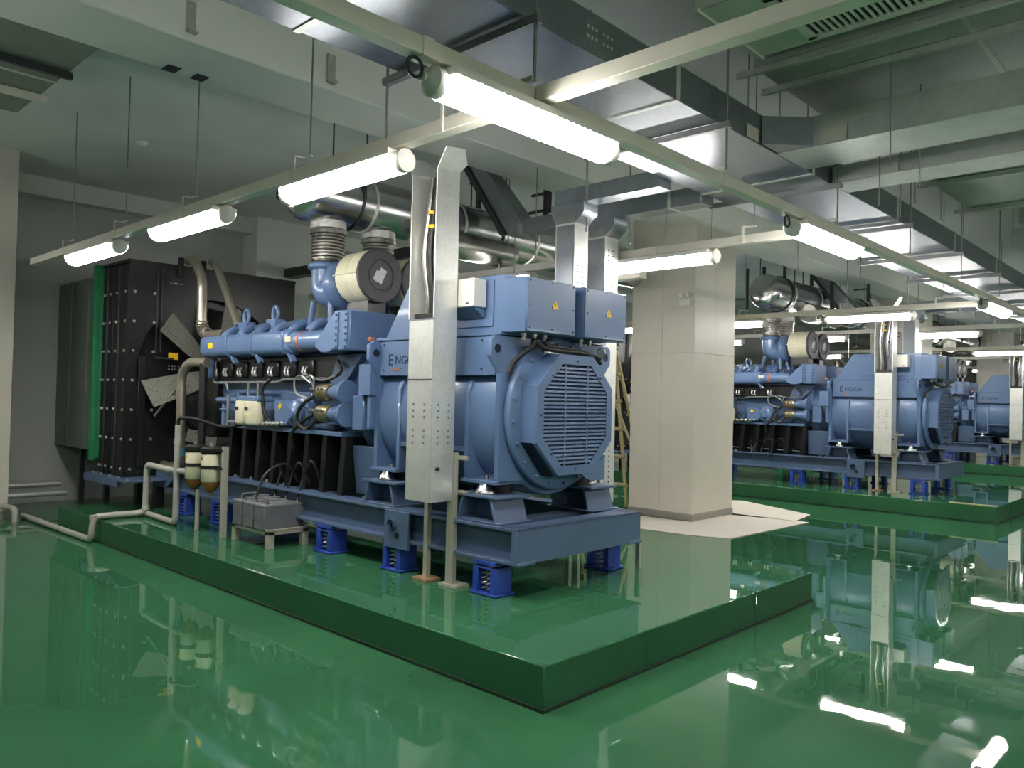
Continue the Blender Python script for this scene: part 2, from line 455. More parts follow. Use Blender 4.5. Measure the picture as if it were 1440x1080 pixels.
    for s in (0, 1):
        f = (lambda y: y) if s == 0 else mir
        a, b = sorted((f(.94), f(1.12)))
        B(-2.38, -1.62, a, b, 1.2, 1.235).build('side_rib', 'blue', g, bev=.003)
        a, b = sorted((f(.95), f(1.1)))
        rr = B(-2.02, -1.98, a, b, 1.235, 1.66).build('side_rib', 'blue', g, bev=.003)
    lh = B(-2.66, -1.31, .925, mir(.925), 1.765, 2.055).build('lower_terminal_housing', 'blue', g, bev=.006)
    B(-2.69, -1.25, .91, mir(.91), 2.055, 2.075).build('housing_flange', 'blue', lh)
    hexbolts([(x, .925, z) for x in (-2.6, -1.9, -1.45) for z in (1.81, 2.02)], (0, -1, 0), .009, .006).build('cover_screws', 'ink', lh, kind='stuff')
    text_mesh('E', .135, .002, 'brand_lettering', 'ink', lh, ROT_Y, (-2.545, .9235, 1.85))
    text_mesh('NGGA', .098, .002, 'brand_lettering', 'ink', lh, ROT_Y, (-2.455, .9235, 1.86))
    MB().prism([(-2.53, 1.835), (-2.44, 1.80), (-2.36, 1.83), (-2.43, 1.82)], 'y', .9205, .9235).build('brand_swoosh', 'orange', lh)
    up = MB().prism([(-2.62, 2.075), (-1.25, 2.075), (-1.25, 2.49), (-2.33, 2.49)], 'y', .95, mir(.95)).build('upper_terminal_housing', 'blue', g, bev=.006)
    cv = B(-1.80, -1.36, .94, .95, 2.12, 2.46).build('cover_panel', 'blue', up, bev=.003)
    B(-2.20, -1.86, .94, .95, 2.12, 2.44).build('cover_panel', 'blue', up, bev=.003)
    for k, (y0, y1) in enumerate(((.94, 1.475), (1.585, 2.12))):
        jb = B(-1.252, -1.045, y0, y1, 2.07, 2.455).build('junction_box', 'blue', g, bev=.005)
        cp = B(-1.045, -1.03, y0+.004, y1-.004, 2.075, 2.45).build('junction_box_cover', 'blue', jb, bev=.004)
        ym = (y0+y1)/2
        t, fl = warning(jb, -1.03, ym+.03, 2.25, .075); fl.build('warning_flash', 'ink', jb)
        hexbolts([(-1.03, y, z) for y in (y0+.03, ym, y1-.03) for z in (2.1, 2.26, 2.43)], (1, 0, 0), .007, .005).build('cover_screws', 'ink', jb, kind='stuff')
        for q in range(3 if k == 0 else 2):
            MB().lathe([(0, .022), (.02, .022), (.022, .017), (.05, .015)], (-1.13, y0+.08+.11*q, 2.07), (0, 0, -1), 10).build('cable_gland', 'wire', jb)
    cb = B(-1.74, -1.42, .80, .93, 2.255, 2.46).build('control_box', 'white', g, bev=.006, label='small off-white control box')
    MB().prism([(.82, 2.255), (.93, 2.255), (.93, 2.18)], 'x', -1.72, -1.44).build('box_bracket', 'blue', cb)
    B(-1.50, -1.47, .797, .80, 2.275, 2.285).build('badge', 'ink', cb)
    for z in (2.28, 2.43): MB().cyl((-1.755, .84, z), (-1.74, .84, z), .012, n=8).build('hinge', 'wire', cb)
    rg = MB().lathe([(0, .555), (.012, .57), (.05, .57), (.062, .555)], (-1.262, CY, CZ), (1, 0, 0), 56).build('bearing_flange', 'blue', g)
    hexbolts([(-1.2, CY+.525*math.cos(2*PI*k/20+.1), CZ+.525*math.sin(2*PI*k/20+.1)) for k in range(20)], (1, 0, 0), .016, .018).build('flange_bolts', 'blue', rg, kind='stuff')
    # octagonal air outlet: shell, front frame with an opening, louvre slats
    A = .447; oc = octagon(A, CY, CZ); inn = octagon(A-.075, CY, CZ)
    sh = MB(); n = 8
    vs = [(-1.21, y, z) for y, z in oc]+[(-1.06, y, z) for y, z in oc]
    sh.add(vs, [(i, (i+1) % n, n+(i+1) % n, n+i) for i in range(n)])
    vs = [(-1.06, y, z) for y, z in oc]+[(-1.045, CY+(y-CY)*.985, CZ+(z-CZ)*.985) for y, z in oc]+[(-1.045, y, z) for y, z in inn]+[(-1.09, y, z) for y, z in inn]
    fs = []
    for r_ in range(3): fs += [(r_*n+i, r_*n+(i+1) % n, (r_+1)*n+(i+1) % n, (r_+1)*n+i) for i in range(n)]
    sh.add(vs, fs)
    out = sh.build('air_outlet', 'blue', g, ang=.5)
    MB().prism(octagon(A-.04, CY, CZ), 'x', -1.205, -1.125).build('outlet_backing', 'grille_dark', out)
    MB().prism([(CY-A*.97, CZ-.2), (CY-.21, CZ-A*.97), (CY-.215, CZ-A-.004), (CY-A-.004, CZ-.2)], 'x', -1.195, -1.085).build('vent_mesh', 'grille_dark', out)
    a = A-.078
    for k in range(25):
        z = CZ-a+.022+(2*a-.044)*k/24
        hw = a if abs(z-CZ) < a*.455 else a-(abs(z-CZ)-a*.455)
        MB().prism([(-1.085, z+.018), (-1.05, z+.004), (-1.047, z-.010), (-1.053, z-.011), (-1.057, z-.001), (-1.088, z+.013)], 'y', CY-hw, CY+hw).build('louvre_slat', 'blue', out)
    for y in (CY-.13, CY+.13): B(-1.056, -1.046, y-.007, y+.007, CZ-a, CZ+a).build('louvre_bar', 'blue', out)
    MB().prism([(CY+.06, CZ-A+.02), (CY+.13, CZ-A-.03), (CY+.2, CZ-A-.055), (CY+.37, CZ-A-.055), (CY+.37, CZ-A*.9+.09), (CY+.2, CZ-A+.03)], 'x', -1.075, -1.05).build('outlet_tab', 'blue', out)
    hexbolts([(-1.045, CY+(A-.035)*.97*math.cos(PI*k/4), CZ+(A-.035)*.97*math.sin(PI*k/4)) for k in range(8)], (1, 0, 0), .008, .006).build('frame_screws', 'ink', out, kind='stuff')
    for pts in (((-1.13, 1.13, 2.03), (-1.12, 1.11, 1.98), (-1.14, 1.04, 1.93), (-1.19, .98, 1.86), (-1.2, .95, 1.78)),
                ((-1.13, 1.13, 2.03), (-1.1, 1.2, 1.97), (-1.1, 1.45, 1.96), (-1.1, 1.7, 1.96), (-1.12, 1.9, 1.93)),
                ((-1.13, 1.24, 2.03), (-1.12, 1.27, 1.99), (-1.12, 1.5, 1.985), (-1.13, 1.8, 1.95), (-1.15, 1.95, 1.9))):
        MB().tube(pts, .018, 8, .09).build('flexible_conduit', 'black', g)
    MB().cyl((-1.12, 1.92, 1.99), (-1.08, 1.86, 1.965), .035, n=10).build('conduit_elbow', 'wire', g)
    # ---- coupling and flywheel housing
    MB().lathe([(0, .36), (.04, .5), (.2, .52), (.22, .47), (.26, .47)], (-3.12, CY, CZ-.02), (1, 0, 0), 40).build('flywheel_housing', 'blue', g)
    MB().lathe([(0, .47), (.17, .47)], (-2.86, CY, CZ-.02), (1, 0, 0), 40).build('coupling_guard', 'blue2', g)
    B(-2.86, -2.70, .86, 1.1, 1.60, 1.86).build('guard_box', 'blue', g, bev=.004)
    B(-2.76, -2.715, .88, 1.05, 1.32, 1.60).build('guard_bracket', 'blue', g, bev=.004)
    B(-3.0, -2.84, .9, .98, 1.30, 1.60).build('housing_lug', 'blue', g, bev=.01)
    B(-2.78, -2.73, .88, .92, 2.055, 2.09).build('sensor_block', 'orange', g, bev=.004)
    # ---- engine
    blk = MB().prism([(1.12, 1.24), (mir(1.12), 1.24), (mir(1.08), 1.62), (mir(1.04), 1.98), (mir(1.35), 2.16), (1.35, 2.16), (1.04, 1.98), (1.08, 1.62)], 'x', -5.75, -3.05).build('engine_block', 'blue', g, bev=.008)
    for s in (0, 1):
        f = (lambda y: y) if s == 0 else mir
        a, b = sorted((f(.9), f(1.15)))
        B(-5.15, -3.14, a, b, 1.235, 1.275).build('engine_rail', 'blue', g, bev=.004)
    B(-5.5, -3.2, 1.1, mir(1.1), .80, 1.235).build('oil_sump', 'dark', g, bev=.02)
    for k in range(8):
        x = -5.2+k*.29
        MB().prism([(x, 1.235), (x+.07, 1.235), (x+.02, .725), (x-.05, .725)], 'y', .92, 1.1).build('sump_rib', 'dark', g)
    MB().prism([(1.05, .74), (mir(1.05), .74), (mir(1.0), 1.16), (1.0, 1.16)], 'x', -3.12, -2.74).build('engine_mount', 'blue2', g, bev=.006)
    hexbolts([(-5.1+.32*k, .95, .722) for k in range(8)], (0, 0, 1), .018, .025).build('mount_bolts', 'wire', g, kind='stuff')
    for s in (0, 1):
        f = (lambda y: y) if s == 0 else mir
        # intake manifold
        P = [(.84, 1.985), (.93, 1.965), (1.0, 2.0), (1.0, 2.16), (.93, 2.2), (.855, 2.195), (.815, 2.165), (.815, 2.02)]
        man = MB().prism([(f(y), z) for y, z in P], 'x', -5.72, -3.93).build('intake_manifold', 'blue', g, bev=.012, seg=2)
        for x in (-5.13, -4.62, -4.02):
            MB().prism([(f((y-.91)*1.12+.91), (z-2.085)*1.12+2.085) for y, z in P], 'x', x-.018, x+.018).build('manifold_collar', 'blue', man, bev=.005)
            MB().prism([(x, 2.0), (x+.04, 2.0), (x+.13, 1.91), (x+.10, 1.89)], 'y', *sorted((f(.85), f(.9)))).build('manifold_foot', 'blue', man)
        MB().cyl((-3.98, f(.91), 2.085), (-3.4, f(.91), 2.085), .095, n=20).build('manifold_pipe', 'blue', man)
        if s == 0:
            MB().cyl((-3.79, .91, 2.085), (-3.76, .91, 2.085), .10, n=20).build('hose_band', 'orange', man, label='orange rubber hose joint')
            B(-5.52, -5.42, .811, .815, 2.06, 2.12).build('round_sticker', 'yellow', man)
            B(-3.96, -3.86, .805, .82, 2.08, 2.13).build('sensor_plug', 'filter', man)
        # heads, rocker covers and ports
        for k in range(6):
            x = -5.5+.33*k
            hd = MB().boxc((x, f(1.17), 2.16), (.27, .34, .12), Matrix.Rotation(.42 if s == 0 else -.42, 3, 'X')).build('cylinder_head', 'blue', g, bev=.012)
            hc = MB().boxc((x, f(1.2), 2.275), (.2, .24, .1), Matrix.Rotation(.42 if s == 0 else -.42, 3, 'X')).build('rocker_cover', 'blue', hd, bev=.02, seg=2)
            hp = MB()
            hp.tube([(x+.1, f(.93), 2.18), (x+.12, f(.98), 2.24), (x+.09, f(1.08), 2.28)], .045, 10, .05)
            MB().cyl((x-.06, f(1.15), 2.26), (x-.06, f(1.13), 2.33), .026, n=10).build('oil_cap', 'blue2', hd)
            hp.build('intake_runner', 'blue', hd)
            hexbolts([(x+dx, f(1.2+dy), 2.292+dy*.42) for dx in (-.07, .07) for dy in (-.07, .07)], (0, 0, 1), .011, .016).build('cover_bolts', 'blue2', hd, kind='stuff')
        for x in (-5.32, -4.72):
            le = B(x-.09, x+.09, *sorted((f(1.08), f(1.2))), 2.25, 2.36)
            le.tube([(x+.05*math.cos(2*PI*k/16), f(1.14), 2.42+.075*math.sin(2*PI*k/16)) for k in range(16)], .02, 8, closed=True)
            le.build('lifting_eye', 'blue', g, bev=.01)
        # injection lines
        B(-5.6, -3.3, *sorted((f(.985), f(1.06))), 1.71, 1.955).build('manifold_shade', 'dark', g, bev=.01)  # black box stands in for the shadow below the intake manifold
        MB().box(-5.5, -3.4, *sorted((f(.99), f(1.1))), 1.28, 1.33).box(-5.5, -5.2, *sorted((f(1.0), f(1.1))), 1.33, 1.6).box(-4.3, -3.75, *sorted((f(.98), f(1.1))), 1.33, 1.62).build('side_casting', 'blue2', g, bev=.012)
        MB().tube([(-5.6, f(.94), 1.86), (-5.6, f(.92), 1.70), (-5.3, f(.92), 1.70), (-5.22, f(.9), 1.62)], .012, 6, .05).build('fuel_line', 'wire', g)
        MB().tube([(-5.5, f(.95), 1.705), (-4.3, f(.95), 1.71), (-4.2, f(.95), 1.74), (-3.5, f(.95), 1.745)], .012, 6, .05).build('fuel_line', 'wire', g)
        for k in range(6):
            x = -5.35+.31*k
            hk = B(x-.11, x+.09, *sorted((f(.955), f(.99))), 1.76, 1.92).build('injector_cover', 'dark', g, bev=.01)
            MB().tube([(x-.03, f(.935), 1.86), (x-.035, f(.92), 1.80), (x, f(.92), 1.775), (x+.02, f(.935), 1.79)], .012, 6, .03).tube([(x+.03, f(.935), 1.86), (x+.015, f(.92), 1.81), (x+.05, f(.92), 1.77)], .012, 6, .03).build('injector_line', 'wire', hk)
        # charge air cooler
        ic = B(-3.13, -2.92, *sorted((f(.8), f(1.30))), 1.98, 2.325).build('charge_air_cooler', 'blue', g, bev=.012)
        wd = [(-3.42, 2.0), (-3.34, 1.965), (-3.24, 1.965), (-3.13, 2.0), (-3.13, 2.33), (-3.15, 2.33), (-3.45, 2.06), (-3.45, 2.02)]
        MB().prism(wd, 'y', *sorted((f(.80), f(1.22)))).build('air_transition', 'blue', ic, bev=.012)
        for x in (-3.1, -2.96): B(x-.02, x+.02, *sorted((f(.785), f(.8))), 1.99, 2.31).build('cooler_flange', 'blue', ic, bev=.003)
        hexbolts([(x, f(.785), 2.01+.055*k) for x in (-3.1, -2.96) for k in range(6)], (0, -1 if s == 0 else 1, 0), .012, .012).build('flange_bolts', 'blue2', ic, kind='stuff')
        MB().prism([(-3.35, 1.96), (-2.98, 1.96), (-3.3, 1.62), (-3.5, 1.62)], 'y', *sorted((f(.98), f(1.05)))).build('cooler_support', 'blue2', g)
        # turbocharger, exhaust bellows, air filter
        yt = f(1.23); xt = -3.93
        MB().lathe([(0, .17), (.02, .19), (.05, .19), (.07, .165)], (xt, yt, 2.80), (0, 0, 1), 28).build('turbine_flange', 'blue', g)
        tb = MB().tube([(xt, yt, 2.82), (xt, yt, 2.60), (xt+.3, yt, 2.56)], .155, 20, .26, 7)
        tb.build('turbine_elbow', 'blue', g)
        MB().lathe([(0, .10), (.03, .2), (.07, .235), (.13, .235), (.17, .2), (.19, .12)], (-3.76, yt+(.02 if s == 0 else -.02), 2.64), (1, 0, 0), 30).build('compressor_scroll', 'blue', g)
        for dx, dy in ((-.14, -.1), (.14, -.1), (.2, .08), (-.05, .08)):
            MB().tube([(xt+.08+dx, yt+dy, 2.5), (xt+.05+dx*1.3, yt+dy, 2.25)], .03, 8).build('turbo_strut', 'blue', g)
        pr = [(0, .15)]
        for k in range(8): pr += [(.02+.032*k, .135), (.03+.032*k, .16), (.042+.032*k, .16), (.05+.032*k, .135)]
        pr += [(.30, .14), (.36, .14)]
        bl = MB().lathe(pr, (xt, yt, 2.87), (0, 0, 1), 30).build('exhaust_bellows', 'bellows', g)
        MB().lathe([(0, .155), (.01, .178), (.05, .178), (.06, .155)], (xt, yt, 3.14), (0, 0, 1), 30).build('clamp_ring', 'bellows', bl)
        sl = MB(); vs = []; n = 36
        for i, z in enumerate((3.2, 3.275)):
            for k in range(n):
                a_ = 2*PI*k/n; rr = .168+(.006 if k % 6 == 0 else 0); vs.append((xt+rr*math.cos(a_), yt+rr*math.sin(a_), z))
        sl.add(vs, [(k, (k+1) % n, n+(k+1) % n, n+k) for k in range(n)]+[list(range(n))[::-1], list(range(n, 2*n))])
        sl.build('exhaust_sleeve', 'galv2', bl, ang=.3)
        yf = f(1.283)
        af = MB().lathe([(0, .16), (.02, .235), (.04, .243), (.36, .243)], (-3.55, yf, 2.69), (1, 0, 0), 44).build('air_filter', 'filter', g)
        MB().lathe([(0, .243), (.012, .247), (.035, .247), (.042, .235), (.042, .15), (.03, .145), (.03, .13), (.036, .125)], (-3.19, yf, 2.69), (1, 0, 0), 44).build('filter_end', 'filterend', af, ang=.4)
        MB().lathe([(0, .246), (.012, .246)], (-3.36, yf, 2.69), (1, 0, 0), 44).build('filter_seam', 'filter', af)
        B(-3.55, -3.19, *sorted((yf-.25 if s == 0 else yf+.25, yf-.243 if s == 0 else yf+.243)), 2.69, 2.70).build('filter_strap', 'galvangle', af)
        lab = MB().boxc((0, 0, 0), (.003, .075, .14)).boxc((0, -.035, -.025), (.003, .06, .10))
        rot = Matrix.Rotation(-.45, 3, 'X'); lab.v = [rot @ p + Vector((-3.1515, yf+.005, 2.69)) for p in lab.v]
        lab.build('paper_label', 'paper', af)
        B(-3.52, -3.2, yf-.1, yf+.1, 2.33, 2.46).build('filter_bracket', 'dark', g)
        # starter motors
        for z in (1.62, 1.43):
            sm = MB().lathe([(0, .055), (.06, .07), (.16, .075), (.2, .11), (.24, .11)], (-3.3, f(.9), z), (1, 0, 0), 18).build('starter_motor', 'blue', g)
            MB().lathe([(0, .05), (.02, .075), (.07, .08), (.09, .07), (.14, .08), (.2, .07)], (-3.5, f(.9), z), (1, 0, 0), 16).build('starter_solenoid', 'brass', sm, label='brass and silver starter body')
            for q in range(4): MB().cyl((-3.5+.05*q, f(.83), z+.03), (-3.5+.05*q, f(.80), z+.03), .012, n=6).build('starter_terminal', 'wire', sm)
    # pumps, filters and small fittings on the near side
    fb = B(-4.83, -4.42, .80, .98, 1.515, 1.57).build('filter_head', 'blue', g, bev=.01)
    for x in (-4.72, -4.53):
        MB().lathe([(0, .07), (.012, .092), (.03, .098), (.23, .098), (.24, .09)], (x, .84, 1.28), (0, 0, 1), 24).build('fuel_filter', 'filter', fb, label='ivory spin-on filter can')
        B(x-.03, x+.03, .739, .743, 1.43, 1.46).build('filter_print', 'ink', fb)
        MB().cyl((x, .86, 1.57), (x, .86, 1.70), .012, n=6).build('filter_pipe', 'wire', fb)
    MB().tube([(-4.42, .86, 1.30), (-4.1, .86, 1.31), (-4.0, .9, 1.33)], .025, 8, .05).build('water_fitting', 'wire', g)
    for k in range(5): MB().cyl((-4.42+.08*k, .86, 1.30), (-4.39+.08*k, .86, 1.301), .034, n=6).build('pipe_nut', 'chrome', g)
    MB().prism([(-4.2, 1.30), (-3.98, 1.30), (-3.88, 1.44), (-4.0, 1.54), (-4.22, 1.53)], 'y', .86, .98).build('pump_bracket', 'blue', g, bev=.012)
    pm = MB().lathe([(0, .15), (.08, .15), (.1, .12), (.15, .12), (.17, .07), (.2, .05)], (-3.84, 1.0, 1.42), (0, -1, 0), 24).build('water_pump', 'blue', g)
    hexbolts([(-3.84+.13*math.cos(k*PI/4), .92, 1.42+.13*math.sin(k*PI/4)) for k in range(8)], (0, -1, 0), .012, .014).build('pump_bolts', 'blue2', pm, kind='stuff')
    MB().boxc((-4.1, .857, 1.48), (.05, .004, .05), Matrix.Rotation(PI/4, 3, 'Y')).build('diamond_sticker', 'yellow', g)
    MB().tube([(-5.35, .86, 1.52), (-4.9, .86, 1.52)], .03, 8).tube([(-5.08, .83, 1.56), (-5.08, .83, 1.26)], .014, 6).tube([(-5.3, .86, 1.42), (-4.85, .86, 1.42)], .012, 6).tube([(-5.25, .9, 1.24), (-5.25, .9, 1.52)], .045, 10).build('coolant_fitting', 'blue', g)
    MB().tube([(-5.05, .82, 1.57), (-5.05, .82, 1.26)], .016, 6).tube([(-5.05, .82, 1.30), (-4.84, .84, 1.30)], .016, 6).tube([(-4.88, .82, 1.30), (-4.88, .82, 1.5)], .014, 6).build('test_valves', 'wire', g)
    MB().lathe([(0, .045), (.01, .055), (.17, .055), (.2, .045)], (-5.58, .86, 1.75), (0, 0, 1), 14).build('accumulator', 'blue', g)
    for pts in (((-3.56, .84, 1.70), (-3.68, .8, 1.78), (-3.78, .8, 1.72), (-3.74, .8, 1.6), (-3.56, .82, 1.56)),
                ((-3.55, .86, 1.68), (-3.6, .83, 1.78), (-3.48, .83, 1.75), (-3.52, .84, 1.64)),
                ((-3.2, .9, 1.78), (-3.4, .86, 1.72), (-3.62, .86, 1.76), (-3.9, .92, 1.74))):
        MB().tube(pts, .01, 6, .08).build('harness_wire', 'wire', g)
    for pts in (((-4.35, .9, 1.74), (-4.44, .85, 1.66), (-4.4, .86, 1.4), (-4.3, .9, 1.3)), ((-3.5, .84, 1.42), (-3.65, .8, 1.34), (-3.8, .8, 1.24), (-3.82, .84, 1.1)),
                ((-3.5, .84, 1.58), (-3.62, .78, 1.5), (-3.7, .78, 1.35), (-3.55, .8, 1.27), (-3.45, .82, 1.36)), ((-3.3, .95, 1.9), (-3.15, .9, 1.8), (-3.4, .9, 1.72), (-3.8, .93, 1.76))):
        MB().tube(pts, .018, 7, .1).build('black_cable', 'cable', g)
    # ---- fan drive end
    MB().lathe([(0, .3), (.03, .34), (.1, .34), (.13, .3), (.13, .16), (.3, .14)], (-5.9, CY, 1.72), (-1, 0, 0), 28).build('fan_pulley', 'dark', g)
    B(-5.95, -5.7, 1.0, mir(1.0), 1.1, 1.95).build('front_cover', 'dark', g, bev=.02)
    MB().lathe([(0, .17), (.05, .2), (.12, .2)], (-5.98, .98, 1.36), (-1, 0, 0), 22).build('drive_pulley', 'black', g)
    fan = MB().lathe([(0, .16), (.05, .2), (.16, .2), (.2, .12)], (-6.62, CY, 1.82), (-1, 0, 0), 24).build('fan_hub', 'dark', g)
    for k in range(6):
        a_ = 2*PI*k/6+.30
        ca, sa = math.cos(a_), math.sin(a_)
        u = Vector((0, ca, sa)); w_ = Vector((0, -sa, ca)); e = Vector((1, 0, 0))
        bl = MB(); vs = []
        for rr, hw in ((.18, .09), (.45, .125), (.88, .16)):
            for q, tw in ((-1, -.09), (0, -.02), (1, .07)):
                for th in (-.006, .006):
                    vs.append(Vector((-6.74, CY, 1.82))+u*rr+w_*(q*hw)+e*(tw+th))
        fs = []
        def I(i, j, t): return (i*3+j)*2+t
        for i in range(2):
            for j in range(2):
                for t in (0, 1): fs.append((I(i, j, t), I(i, j+1, t), I(i+1, j+1, t), I(i+1, j, t)))
            for j in (0, 2): fs.append((I(i, j, 0), I(i, j, 1), I(i+1, j, 1), I(i+1, j, 0)))
        for i in (0, 2):
            for j in range(2): fs.append((I(i, j, 0), I(i, j, 1), I(i, j+1, 1), I(i, j+1, 0)))
        bl.add(vs, fs).build('fan_blade', 'blade', fan)
    # ---- radiator with shroud plate that has a round opening
    x0, x1, y0, y1, z0, z1 = -7.69, -6.92, .50, 2.66, .60, 3.13
    rad = B(x0, x1-.12, y0+.03, y1-.03, z0, z1-.04).build('radiator_core', 'dark', g)
    fp = MB(); R = .93; cz = 1.82
    angs = sorted([2*PI*k/48 for k in range(48)]+[math.atan2(zz-cz, yy-CY) % (2*PI) for yy in (y0, y1) for zz in (z0, z1)]); n = len(angs)
    ring = [(CY+R*math.cos(q), cz+R*math.sin(q)) for q in angs]
    rect = []
    for a_ in angs:
        c_, s_ = math.cos(a_), math.sin(a_)
        t = min(((y1-CY) if c_ > 0 else (CY-y0))/max(abs(c_), 1e-6), ((z1-cz) if s_ > 0 else (cz-z0))/max(abs(s_), 1e-6))
        rect.append((CY+t*c_, cz+t*s_))
    vs = [(-6.88, *p) for p in rect]+[(-6.88, *p) for p in ring]+[(-7.02, *p) for p in ring]+[(-6.92, *p) for p in rect]
    fs = []
    for r_ in range(2): fs += [(r_*n+i, r_*n+(i+1) % n, (r_+1)*n+(i+1) % n, (r_+1)*n+i) for i in range(n)]
    fs += [(3*n+i, 3*n+(i+1) % n, (i+1) % n, i) for i in range(n)]
    fp.add(vs, fs)
    shr = fp.build('fan_shroud', 'dark', rad)
    B(x0, -6.885, y0-.02, y1+.02, z1-.04, z1).build('top_cover', 'dark', rad, bev=.01)
    for i, (a, b) in enumerate(((-7.69, -7.52), (-7.515, -7.35), (-7.345, -7.16), (-7.155, -6.9))):
        B(a, b, y0, y0+.03, z0, z1-.045).build('side_panel', 'dark', rad, bev=.006)
        MB().box(b-.03, b-.005, y0-.014, y0, z0, z1-.05).build('panel_rib', 'darksteel' if i in (0, 2) else 'dark', rad)
    pts = [(x, y0-.002, z0+.08+.345*k) for x in (-7.64, -7.56, -7.44, -7.24, -6.97) for k in range(8) if z0+.08+.345*k < z1-.05]
    bb = hexbolts(pts, (0, -1, 0), .019, .016)
    for y in (y0+.06, y0+.29):
        for k in range(8):
            if z0+.08+.345*k < z1-.05: bb.cyl((-6.88, y, z0+.08+.345*k), (-6.862, y, z0+.08+.345*k), .019, .016, 6)
    bb.build('panel_bolts', 'zinc', rad, kind='stuff')
    for y in (y0+.31, y0+.36): B(-6.88, -6.85, y, y+.012, 2.05, z1-.08).build('shroud_rib', 'darksteel', rad)
    B(-6.88, -6.84, y0+.12, y0+.20, z0+.1, 2.0).build('shroud_post', 'dark', rad, bev=.004)
    B(-6.88, -6.84, y0+.3, y0+.52, 1.98, 2.0).build('shroud_rail', 'darksteel', rad)
    for y in (1.08, 1.36): B(-6.88, -6.83, y-.03, y+.03, 2.98, 3.22).build('top_clip', 'black', rad, bev=.008)
    B(-6.88, -6.876, .97, 1.09, 1.98, 2.06).build('yellow_label', 'yellow', rad)
    hexbolts([(-6.88, y, z) for y in (1.05, .98, 1.02, 1.1) for z in (1.9, 2.9, 1.86)], (1, 0, 0), .012, .01).build('shroud_bolts', 'wire', rad, kind='stuff')
    MB().tube([(-6.86, .82, 1.30), (-6.6, 1.02, 1.72)], .014, 6).build('shroud_stay', 'wire', rad)
    # ---- coolant pipes
    def corr(p, d, r, n=6):
        m = MB(); d = Vector(d)
        for k in range(n): m.lathe([(0, r), (.008, r*1.1), (.016, r)], Vector(p)+d*.028*k, d, 18, False)
        return m
    pp = MB().tube([(-6.86, 1.17, 3.20), (-6.62, 1.15, 3.16), (-6.36, 1.12, 2.92), (-6.34, 1.12, 2.34), (-6.24, 1.12, 2.25), (-5.76, 1.12, 2.25)], .056, 16, .09, 6).build('coolant_pipe', 'pipe', g)
    for k in range(7):
        a_ = PI*.5*k/6
        c_ = Vector((-6.18-.16*math.cos(a_), 1.12, 2.43-.16*math.sin(a_)))
        MB().lathe([(0, .06), (.006, .072), (.014, .072), (.02, .06)], c_, (math.sin(a_), 0, -math.cos(a_)), 16, False).build('hose_ridge', 'pipe', pp)
    MB().tube([(-6.86, 1.47, 3.22), (-6.42, 1.32, 3.10), (-5.8, 1.3, 2.36)], .045, 14, .1).build('coolant_pipe', 'pipe', g)
    lp = MB().tube([(-5.5, .80, 1.91), (-5.86, .76, 1.92), (-6.0, .75, 1.78), (-5.98, .75, .78), (-6.3, .85, .7), (-6.86, .95, .72)], .05, 16, .14, 6).build('coolant_pipe', 'pipe', g)
    MB().cyl((-5.985, .75, .98), (-5.982, .75, .88), .056, n=18).build('hose_joint', 'teal', lp)
    MB().cyl((-6.3, .85, .7), (-6.42, .87, .705), .085, n=14).build('pipe_flange', 'pipe', lp)
    MB().tube([(-5.54, .78, 1.9), (-5.52, .77, 1.0), (-5.5, .7, .86)], .04, 12, .06).build('rubber_hose', 'black', g)
    # ---- battery leads hanging from the starters
    for q, (x, y) in enumerate(((-4.10, .83), (-3.904, .53), (-3.904, .83), (-3.708, .83))):
        MB().tube([(-4.1+.2*q, .95, .78), (-4.1+.2*q, .84, .95+.03*q), (x-.02, y+.08, .88), (x, y, .655)], .012, 6, .12).build('battery_lead', 'cable', g)
    return g
g1 = genset()
copies(g1, [((0, 9.64, 0), 'second blue generator set, between the cream column and the far duct'),
            ((0, 19.28, 0), 'farthest blue generator set, cut by the right edge of the picture')])

# ------------------------------------------------------------------ exhaust silencers overhead
def silencer():
    t = thing('exhaust_silencer', 'polished round silencer pipe above the nearest turbochargers', 'silencer', (-3.93, 1.0, 3.247), 'overhead exhaust silencers')
    c = (-3.93, .80, 3.515); R = .268
    MB().lathe([(0, .0001), (.0, R*.55), (.05, R*.8), (.13, R*.97), (.18, R), (5.6, R)], c, (0, 1, 0), 48, False).build('silencer_body', 'chrome', t)
    for y in (1.6, 2.8, 4.0, 5.2): MB().lathe([(0, R), (.004, R+.008), (.03, R+.008), (.034, R)], (c[0], y, c[2]), (0, 1, 0), 48, False).build('seam_band', 'galv2', t)
    MB().lathe([(0, .04), (.0, .14), (.03, .155), (1.4, .15)], (c[0]+.27, 2.1, 3.25), (0, 1, 0), 24).build('branch_pipe', 'bellows', t)
    for y in (1.45, 3.4, 5.4):
        h = MB().tube([(c[0]+(R+.012)*math.cos(a*PI/12), y, c[2]+(R+.012)*math.sin(a*PI/12)) for a in range(24)], .012, 6, closed=True)
        for sx in (-1, 1): h.cyl((c[0]+sx*(R+.02), y, c[2]), (c[0]+sx*(R+.02), y, 4.5 if sx == 1 and False else 4.04 if c[0]+sx*(R+.02) > -3.43 else 4.5), .009, n=6)
        h.build('pipe_hanger', 'darksteel', t)
    return t
sil = silencer()
for c in copies(sil, [((0, 9.64, .12), 'polished round silencer pipe right of the cream column'), ((0, 19.28, .12), 'farthest polished silencer pipe above the third generator')]): c.scale = (1.18, 1, 1.18)

